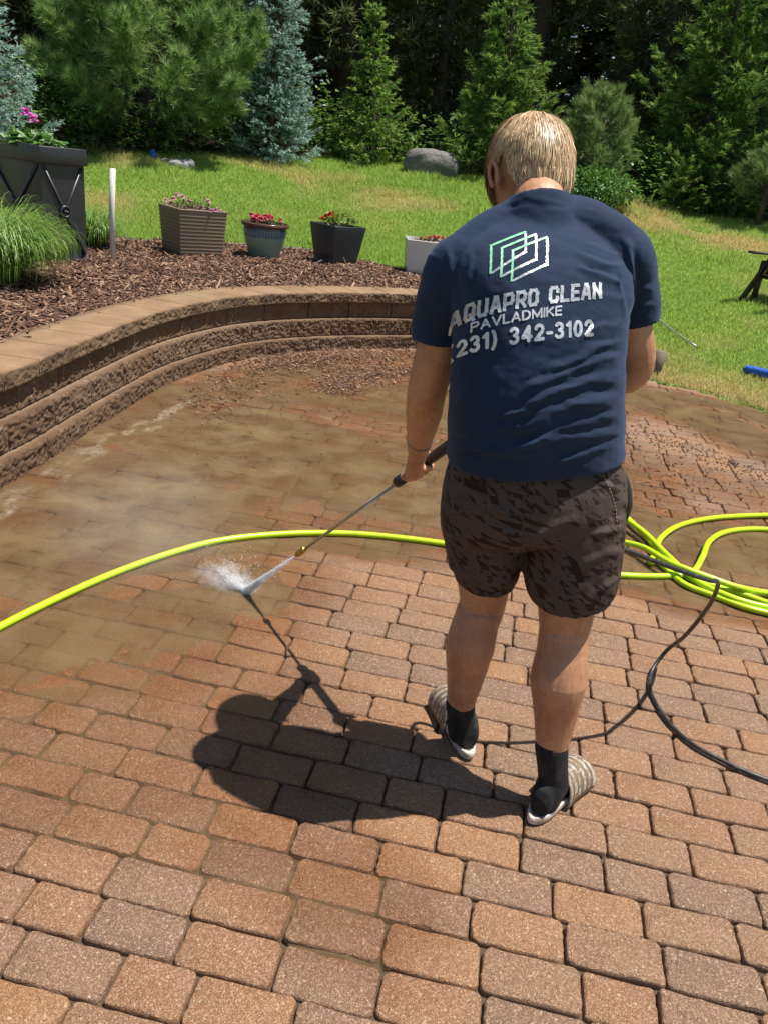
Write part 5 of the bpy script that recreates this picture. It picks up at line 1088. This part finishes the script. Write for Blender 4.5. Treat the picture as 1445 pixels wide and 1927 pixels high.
# garden chair, mostly outside the frame
ch = hit(1452, 592, lo=5.); e = empty('garden_chair', tuple(ch), 'dark brown wooden garden chair leaning back at the right edge of the lawn', 'chair'); M_dw = simple('dark_wood', (.035, .022, .014), .55, nscale=30.)
fx = norm(np.array([.86, .45, 0])); sx = np.array([-fx[1], fx[0], 0])
for s_ in (0, 1):
    o_ = ch+sx*s_*.52; mb = MB(); A0 = o_+ZU*-.02; A1 = o_+fx*.62+ZU*1.0; d0 = norm(A1-A0); mb.add(boxv((A0+A1)/2, d0*np.linalg.norm(A1-A0)/2, norm(np.cross(d0, sx))*.035, sx*.012), BOXF); mb.obj('back_leg', M_dw, e)
    mb = MB(); B0 = o_+fx*.25; B1 = o_+fx*.25+ZU*.5; mb.add(boxv((B0+B1)/2, ZU*.27, fx*.04, sx*.012), BOXF); mb.obj('front_leg', M_dw, e)
    mb = MB(); mb.add(boxv(o_+fx*.33+ZU*.60, fx*.34, ZU*.012, sx*.05), BOXF); mb.obj('armrest', M_dw, e)
mb = MB()
for i in range(6): mb.add(boxv(ch+sx*.26+fx*(.25+i*.075)+ZU*(.36-.01*i), fx*.032, sx*.25, ZU*.009), BOXF)
mb.obj('seat', M_dw, e)
mb = MB()
for i in range(6): s0 = ch+sx*(.03+i*.092)+fx*.30+ZU*.32; d0 = norm(fx*.45+ZU*.9); mb.add(boxv(s0+d0*.42, d0*.42, sx*.04, norm(np.cross(d0, sx))*.009), BOXF)
mb.obj('backrest', M_dw, e)
V, F = ellipsoid(hit(289, 303)+ZU*.08, XR, YF, ZU, .045, .045, .08, 16, 10); o = obj('blue_ornament', V, F, simple('blue_glass', (.01, .08, .55), .1), smooth=True); tagit(o, 'small shiny blue ornament beside the pine trunk', 'ornament')

# ------------------------------------------------------------------ trees
def tri_leaves(B, D, L, W, n_each, spread, droop=0.):
    """needle sprays: for every twig point n_each narrow triangles fanning round the twig direction"""
    m = len(B); D = D/np.linalg.norm(D, axis=1)[:, None]; B = np.repeat(B, n_each, 0); D = np.repeat(D, n_each, 0); L = np.repeat(np.broadcast_to(L, m), n_each)*(.7+.6*rng.random(m*n_each)); W = np.repeat(np.broadcast_to(W, m), n_each)
    R_ = rng.normal(size=(m*n_each, 3)); d = D+R_*spread; d[:, 2] -= droop; d /= np.linalg.norm(d, axis=1)[:, None]; s = np.cross(d, rng.normal(size=(m*n_each, 3))); s /= np.linalg.norm(s, axis=1)[:, None]+1e-9
    V = np.stack([B-s*W[:, None]*.5, B+s*W[:, None]*.5, B+d*L[:, None]], 1).reshape(-1, 3)
    return V, np.arange(len(V)).reshape(-1, 3)
def needlemat(name, inner, mid, tip, rough=.5, trans=.4):
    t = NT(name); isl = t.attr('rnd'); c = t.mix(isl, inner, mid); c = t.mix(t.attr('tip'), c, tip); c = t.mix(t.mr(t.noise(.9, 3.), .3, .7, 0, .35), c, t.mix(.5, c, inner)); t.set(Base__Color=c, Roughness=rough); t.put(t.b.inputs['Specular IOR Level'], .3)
    tr = t.n('BsdfTranslucent', Color=c); mx = t.n('MixShader', i0=trans); t.t.links.new(t.b.outputs[0], mx.inputs[1]); t.t.links.new(tr.outputs[0], mx.inputs[2]); t.t.links.new(mx.outputs[0], t.out.inputs[0]); return t.m
t = NT('bark'); c = t.mix(t.noise(12., 5.), (.045, .03, .02), (.14, .10, .075)); t.set(Base__Color=c, Roughness=.9, Normal=t.bump(t.noise(30., 5.), .8, .02)); M_bark = t.m
def spruce(h, R0, levels, nb, twig, nper, nl, nw, tipf=.5, droop=.18, up=.25, z0=.03, spread=.42, lean=0., topp=1.0, twsp=.085, bare=0., irr=.12, pw=.8):
    """returns trunk/limb mesh builder and needle arrays in local space"""
    wood = MB(); wood.add(*tube([(0, 0, -.1), (lean*h*.3, 0, h*.3), (lean*h*.7, 0, h*.7), (lean*h, 0, h)], [h*.020+.03, h*.016+.02, h*.008+.01, .004], 8))
    B, D, T = [], [], []
    for l in range(levels):
        f = (l+rng.random()*.5)/levels; z = h*(z0+(1-z0)*f**.95); Rl = R0*(1-f)**pw*topp+.05; n = max(4, int(nb*(1-.4*f))); a0 = rng.random()*6.3
        for k in range(n):
            az = a0+k*2*np.pi/n+rng.normal()*.25; L = Rl*(1-irr+rng.normal()*irr); L = max(L, .06)
            if rng.random() < .04: continue
            m = max(3, int(L/.10)); s = np.linspace(0, 1, m+1); hor = np.array([math.cos(az), math.sin(az)]); dz = -droop*L*np.sin(s*np.pi*.8)+up*L*s**2.2*(1 if f < .8 else 1.8)+(.5*L*s if f > .9 else 0)
            P = np.c_[lean*z+hor[0]*L*s, hor[1]*L*s, z+dz]
            if L > .25: wood.add(*tube(P, np.linspace(.010+.006*L, .003, m+1), 4))
            tn = max(4, int(L/twsp)); q = np.sort(rng.random(tn))**.75; q = np.clip(q, bare, 1)
            c = np.stack([np.interp(q, s, P[:, i]) for i in range(3)], 1); bd = np.stack([np.interp(q, s, np.gradient(P[:, i])) for i in range(3)], 1); bd /= np.linalg.norm(bd, axis=1)[:, None]
            sgn = np.where(np.arange(tn) % 2, 1, -1)[:, None]; sd = np.cross(bd, [0, 0, 1.])*sgn
            td = bd*.75+sd*(.75+.2*rng.normal(size=(tn, 1)))+rng.normal(size=(tn, 3))*.13; td[:, 2] -= .10+.10*rng.random(tn); td /= np.linalg.norm(td, axis=1)[:, None]; tl = twig*(.35+.8*(1-q))*(.7+.5*rng.random(tn))*min(1, .45+L)
            # points along each twig
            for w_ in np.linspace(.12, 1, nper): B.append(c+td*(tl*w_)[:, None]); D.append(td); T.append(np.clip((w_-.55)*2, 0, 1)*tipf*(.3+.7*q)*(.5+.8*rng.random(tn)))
            B.append(P[-1:]); D.append(norm(P[-1]-P[-2])[None]); T.append(np.array([tipf]))
    B, D, T = np.concatenate(B), np.concatenate(D), np.concatenate(T)
    return wood, B, D, T
def tree_obj(name, label, cat, base, wood, B, D, T, nl, nw, ne, spread, mat, group=None, droop=.1, lean=0.):
    V, F = tri_leaves(B, D, nl, nw, ne, spread, droop); rp = np.repeat(np.repeat(rng.random(len(B)), ne), 3); tp = np.repeat(np.repeat(np.clip(T, 0, 1), ne), 3)
    e = empty(name, tuple(base), label, cat, group)
    o = link('trunk', make_mesh('trunk', wood.verts(), wood.faces(), None, True, [M_bark])); o.parent = e
    o = link('crown', make_mesh('crown', V, F, {'rnd': rp, 'tip': tp}, False, [mat])); o.parent = e
    e.rotation_euler = (0, lean, 0); return e
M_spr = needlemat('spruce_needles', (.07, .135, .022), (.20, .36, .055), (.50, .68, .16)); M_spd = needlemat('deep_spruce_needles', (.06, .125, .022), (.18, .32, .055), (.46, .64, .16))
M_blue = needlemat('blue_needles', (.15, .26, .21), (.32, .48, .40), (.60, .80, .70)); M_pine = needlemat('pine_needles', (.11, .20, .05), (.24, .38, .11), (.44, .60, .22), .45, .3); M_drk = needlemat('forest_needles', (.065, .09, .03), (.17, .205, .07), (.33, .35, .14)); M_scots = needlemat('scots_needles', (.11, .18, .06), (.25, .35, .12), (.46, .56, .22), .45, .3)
def height_for(base, ytop, x=None): # height so that the top reaches the pixel row
    p = topx(base); return float(aty(p[0] if x is None else x, ytop, base[1])[2]-base[2])
# middle spruce
b = hit(702, 306); h = height_for(b, 6, 690); a_ = spruce(h, h*.335, 17, 8, .30, 5, .07, .014, tipf=.9, z0=.01, irr=.22, twsp=.05, pw=1.05)
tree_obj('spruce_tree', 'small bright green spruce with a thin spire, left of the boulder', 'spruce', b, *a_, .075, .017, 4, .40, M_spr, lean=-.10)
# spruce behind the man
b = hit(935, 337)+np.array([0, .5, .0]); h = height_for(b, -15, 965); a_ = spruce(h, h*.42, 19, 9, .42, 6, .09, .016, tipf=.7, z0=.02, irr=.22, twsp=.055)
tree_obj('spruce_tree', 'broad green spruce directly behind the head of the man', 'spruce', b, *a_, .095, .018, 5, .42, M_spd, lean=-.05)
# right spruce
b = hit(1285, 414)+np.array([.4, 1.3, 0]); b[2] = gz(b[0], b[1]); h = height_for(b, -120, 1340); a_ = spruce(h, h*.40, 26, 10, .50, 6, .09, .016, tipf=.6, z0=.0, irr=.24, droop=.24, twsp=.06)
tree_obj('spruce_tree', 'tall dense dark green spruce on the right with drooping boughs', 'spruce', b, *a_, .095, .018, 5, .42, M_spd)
# blue spruces
b = hit(502, 305)+np.array([0, .3, 0]); h = height_for(b, -190, 505); a_ = spruce(h, h*.22, 34, 10, .30, 5, .05, .016, tipf=.8, z0=.02, irr=.16, up=.18, droop=.12)
tree_obj('blue_spruce', 'narrow silvery blue spruce standing between the big pine and the small spruce', 'spruce', b, *a_, .06, .020, 6, .55, M_blue)
b = aty(-75, 300, 9.6); b[2] = gz(b[0], b[1]); h = height_for(b, -300, 10); a_ = spruce(h, h*.33, 34, 11, .36, 4, .05, .014, tipf=.8, z0=.04, irr=.12, up=.18, droop=.12)
tree_obj('blue_spruce', 'pale blue spruce cut off by the left edge, behind the tall planter', 'spruce', b, *a_, .055, .016, 6, .55, M_blue)
# pines: long needled tufts on upswept twigs
def pine(h, R0, nb, ntw, nper=2, z0=.12, tip=.8, shape=None, up=.35, lean=0.):
    wood = MB(); wood.add(*tube([(0, 0, -.1), (.02*h, 0, h*.35), (-.01*h, .01*h, h*.7), (0, 0, h)], [h*.024+.03, h*.018+.02, h*.01+.01, .006], 10)); B, D, T = [], [], []
    for k in range(nb):
        f = k/nb; z = h*(z0+(1-z0)*f); az = k*2.4+rng.normal()*.3; L = R0*(shape(f) if shape else (1-f)**.7)*(.8+.35*rng.random())+.08; m = 6; s = np.linspace(0, 1, m+1); hor = np.array([math.cos(az), math.sin(az)])
        P = np.c_[hor[0]*L*s, hor[1]*L*s, z+up*L*s**1.5-.06*L*np.sin(s*3.1)]; P[1:-1, :2] += rng.normal(size=(m-1, 2))*.04*L; wood.add(*tube(P, np.linspace(.012+.010*L, .004, m+1), 5))
        n = int(ntw*L/R0)+5; q = .22+.78*rng.random(n)**.7; c = np.stack([np.interp(q, s, P[:, i]) for i in range(3)], 1); d = np.stack([np.interp(q, s, np.gradient(P[:, i])) for i in range(3)], 1); d /= np.linalg.norm(d, axis=1)[:, None]
        sd = rng.normal(size=(n, 3)); sd[:, 2] = sd[:, 2]*.6; td = d*.8+sd*.62; td[:, 2] += .12; td /= np.linalg.norm(td, axis=1)[:, None]; tl = (.10+.34*L*(1.05-q))*(.5+.6*rng.random(n))
        for w_ in np.linspace(.25, 1, nper): B.append(c+td*(tl*w_)[:, None]); D.append(td+np.array([0, 0, .15])); T.append(np.clip(rng.normal(size=n)*.3+.35*w_, 0, 1)*tip)
        for i in range(0, n, 3): wood.add(*tube(np.array([c[i], c[i]+td[i]*tl[i]]), [.005, .002], 3))
    B, D, T = map(np.concatenate, (B, D, T)); return wood, B, D, T
b = hit(276, 311); b = b+np.array([-.3, 1.1, 0]); b[2] = gz(b[0], b[1]); h = height_for(b, -130, 300); a_ = pine(h, 1.72, 62, 66, 4, .12, shape=lambda f: (min(1, .72+f*1.6) if f < .25 else 1.1*(1-f)**.55), up=.30)
tree_obj('pine_tree', 'big soft needled bright green pine on the left, its trunk bare at the foot', 'pine', b, *a_, .14, .0085, 13, .5, M_pine, droop=-.02)
b = hit(1106, 372)+np.array([0, .3, 0]); h = height_for(b, 175, 1106); a_ = pine(h, .62, 34, 26, 3, .05, shape=lambda f: (1-f)**.6, up=.85)
tree_obj('pine_tree', 'young upright pine just right of the head of the man', 'pine', b, *a_, .11, .008, 12, .40, M_scots, droop=-.1)
b = hit(1420, 428); h = height_for(b, 285, 1440); a_ = pine(h, .50, 26, 24, 3, .32, shape=lambda f: (1-f)**.6, up=.6)
tree_obj('pine_tree', 'little pine with a bare thin trunk at the far right edge', 'pine', b, *a_, .09, .007, 11, .45, M_scots, droop=-.05)
# wood behind the lawn
proto = []
for k, (h, R0) in enumerate(((13., 2.5), (11., 2.8), (12., 2.2))):
    if k == 1: a_ = pine(h, R0, 80, 46, 3, .22, shape=lambda f: (.55+f if f < .3 else (1-f)**.5), up=.25)
    else: a_ = spruce(h, R0, 38, 10, .6, 3, .1, .02, tipf=.35, z0=.05+.1*(k == 2), irr=.2, twsp=.15, bare=.25, droop=.25)
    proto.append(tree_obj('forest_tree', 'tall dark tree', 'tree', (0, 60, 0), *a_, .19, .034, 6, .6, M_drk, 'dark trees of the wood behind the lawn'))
FT = []
for row, (Y0, n, sp) in enumerate(((19.5, 13, 2.05), (22.5, 14, 2.3), (26.5, 14, 2.9))):
    for i in range(n):
        x = (i-(n-1)/2)*sp+rng.normal()*.45+.3; y = bndy(x)+4.9+(Y0-19.5)+rng.normal()*.6
        if row and (1120 < topx((x, y, 6))[0] < 1215 or (row == 2 and 800 < topx((x, y, 6))[0] < 870)): continue
        FT.append((x, y, row))
gap_px = [(1130, 1), (1190, 1)]
lab = {0: 'tall shaded spruce in the dark wood behind the lawn', 1: 'tall shaded pine in the dark wood behind the lawn', 2: 'slim shaded spruce in the dark wood behind the lawn'}
for i, (x, y, row) in enumerate(FT):
    k = (i*7+row) % 3; src = proto[k]; first = src.location[1] == 60
    if first: o = src
    else:
        o = src.copy(); COL.objects.link(o)
        for chd in src.children: c_ = chd.copy(); COL.objects.link(c_); c_.parent = o
    s_ = .8+.4*rng.random(); pxx = topx((x, y, 3))[0]
    if 1110 < pxx < 1230 or 800 < pxx < 860: s_ *= .6
    o.location = (x, y, gz(x, y)-.05); o.scale = (s_, s_, s_*(.9+.25*rng.random())); o.rotation_euler = (rng.normal()*.02, rng.normal()*.02, rng.random()*6.3); o['label'] = lab[k]
# undergrowth along the wood edge and the far wood
def fol(name, P, sz, mat, label, cat, kind=None, group=None):
    n = len(P); D = rng.normal(size=(n, 3)); D[:, 2] = abs(D[:, 2])*.4; s = sz*(.6+.8*rng.random(n)); V, F = leafset(P, D, s, s*.55, .2); o = obj(name, V, F, mat); tagit(o, label, cat, group, kind); return o

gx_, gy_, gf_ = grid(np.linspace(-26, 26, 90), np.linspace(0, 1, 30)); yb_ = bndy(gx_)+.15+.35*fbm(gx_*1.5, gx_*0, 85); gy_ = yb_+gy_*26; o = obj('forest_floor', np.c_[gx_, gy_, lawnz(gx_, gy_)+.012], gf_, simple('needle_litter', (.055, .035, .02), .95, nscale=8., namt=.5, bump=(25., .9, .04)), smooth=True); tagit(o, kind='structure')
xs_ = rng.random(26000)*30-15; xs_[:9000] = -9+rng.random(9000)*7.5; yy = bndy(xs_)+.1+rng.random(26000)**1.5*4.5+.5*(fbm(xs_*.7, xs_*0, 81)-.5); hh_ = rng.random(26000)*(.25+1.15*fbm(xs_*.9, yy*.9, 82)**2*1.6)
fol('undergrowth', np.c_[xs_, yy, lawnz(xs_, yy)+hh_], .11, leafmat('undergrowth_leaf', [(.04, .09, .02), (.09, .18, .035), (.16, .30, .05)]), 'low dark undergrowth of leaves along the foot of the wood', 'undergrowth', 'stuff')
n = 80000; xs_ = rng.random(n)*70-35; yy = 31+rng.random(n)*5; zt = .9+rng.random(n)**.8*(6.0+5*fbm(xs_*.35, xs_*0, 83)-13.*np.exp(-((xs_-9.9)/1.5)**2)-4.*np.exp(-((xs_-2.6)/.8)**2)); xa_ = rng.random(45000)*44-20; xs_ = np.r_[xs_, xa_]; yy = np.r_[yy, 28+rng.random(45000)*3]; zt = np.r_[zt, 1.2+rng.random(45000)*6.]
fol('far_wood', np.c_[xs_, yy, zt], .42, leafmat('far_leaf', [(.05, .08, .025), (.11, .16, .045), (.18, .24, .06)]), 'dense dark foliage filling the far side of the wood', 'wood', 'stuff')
# shrub right of the small pine and low shrub behind the head
def shrub(px, py, r_, hgt, n, mat, label, sz=.07):
    b = hit(px, py); d = rng.normal(size=(n, 3)); d /= np.linalg.norm(d, axis=1)[:, None]; rr = rng.random(n)**.35; P = b+d*rr[:, None]*[r_, r_*.8, hgt*.5]+ZU*hgt*.45; P[:, 2] = np.maximum(P[:, 2], b[2]); e = empty('shrub', tuple(b), label, 'shrub'); V, F = leafset(P, d+rng.normal(size=(n, 3))*.6, sz*(.6+.8*rng.random(n)), sz*.5, .2); obj('foliage', V, F, mat, e)
    mb = MB(); [mb.add(*tube([b, b+np.array([math.cos(q)*r_*.5, math.sin(q)*r_*.5, hgt*.6])], [.012, .004], 5)) for q in np.arange(0, 6.2, 1.2)]; mb.obj('stem', M_bark, e)
shrub(1105, 384, .75, .55, 2600, M_leaf, 'low leafy green shrub below the young upright pine')
shrub(660, 306, .22, .20, 500, M_leaf, 'tiny green shrub at the foot of the small spruce', .05)
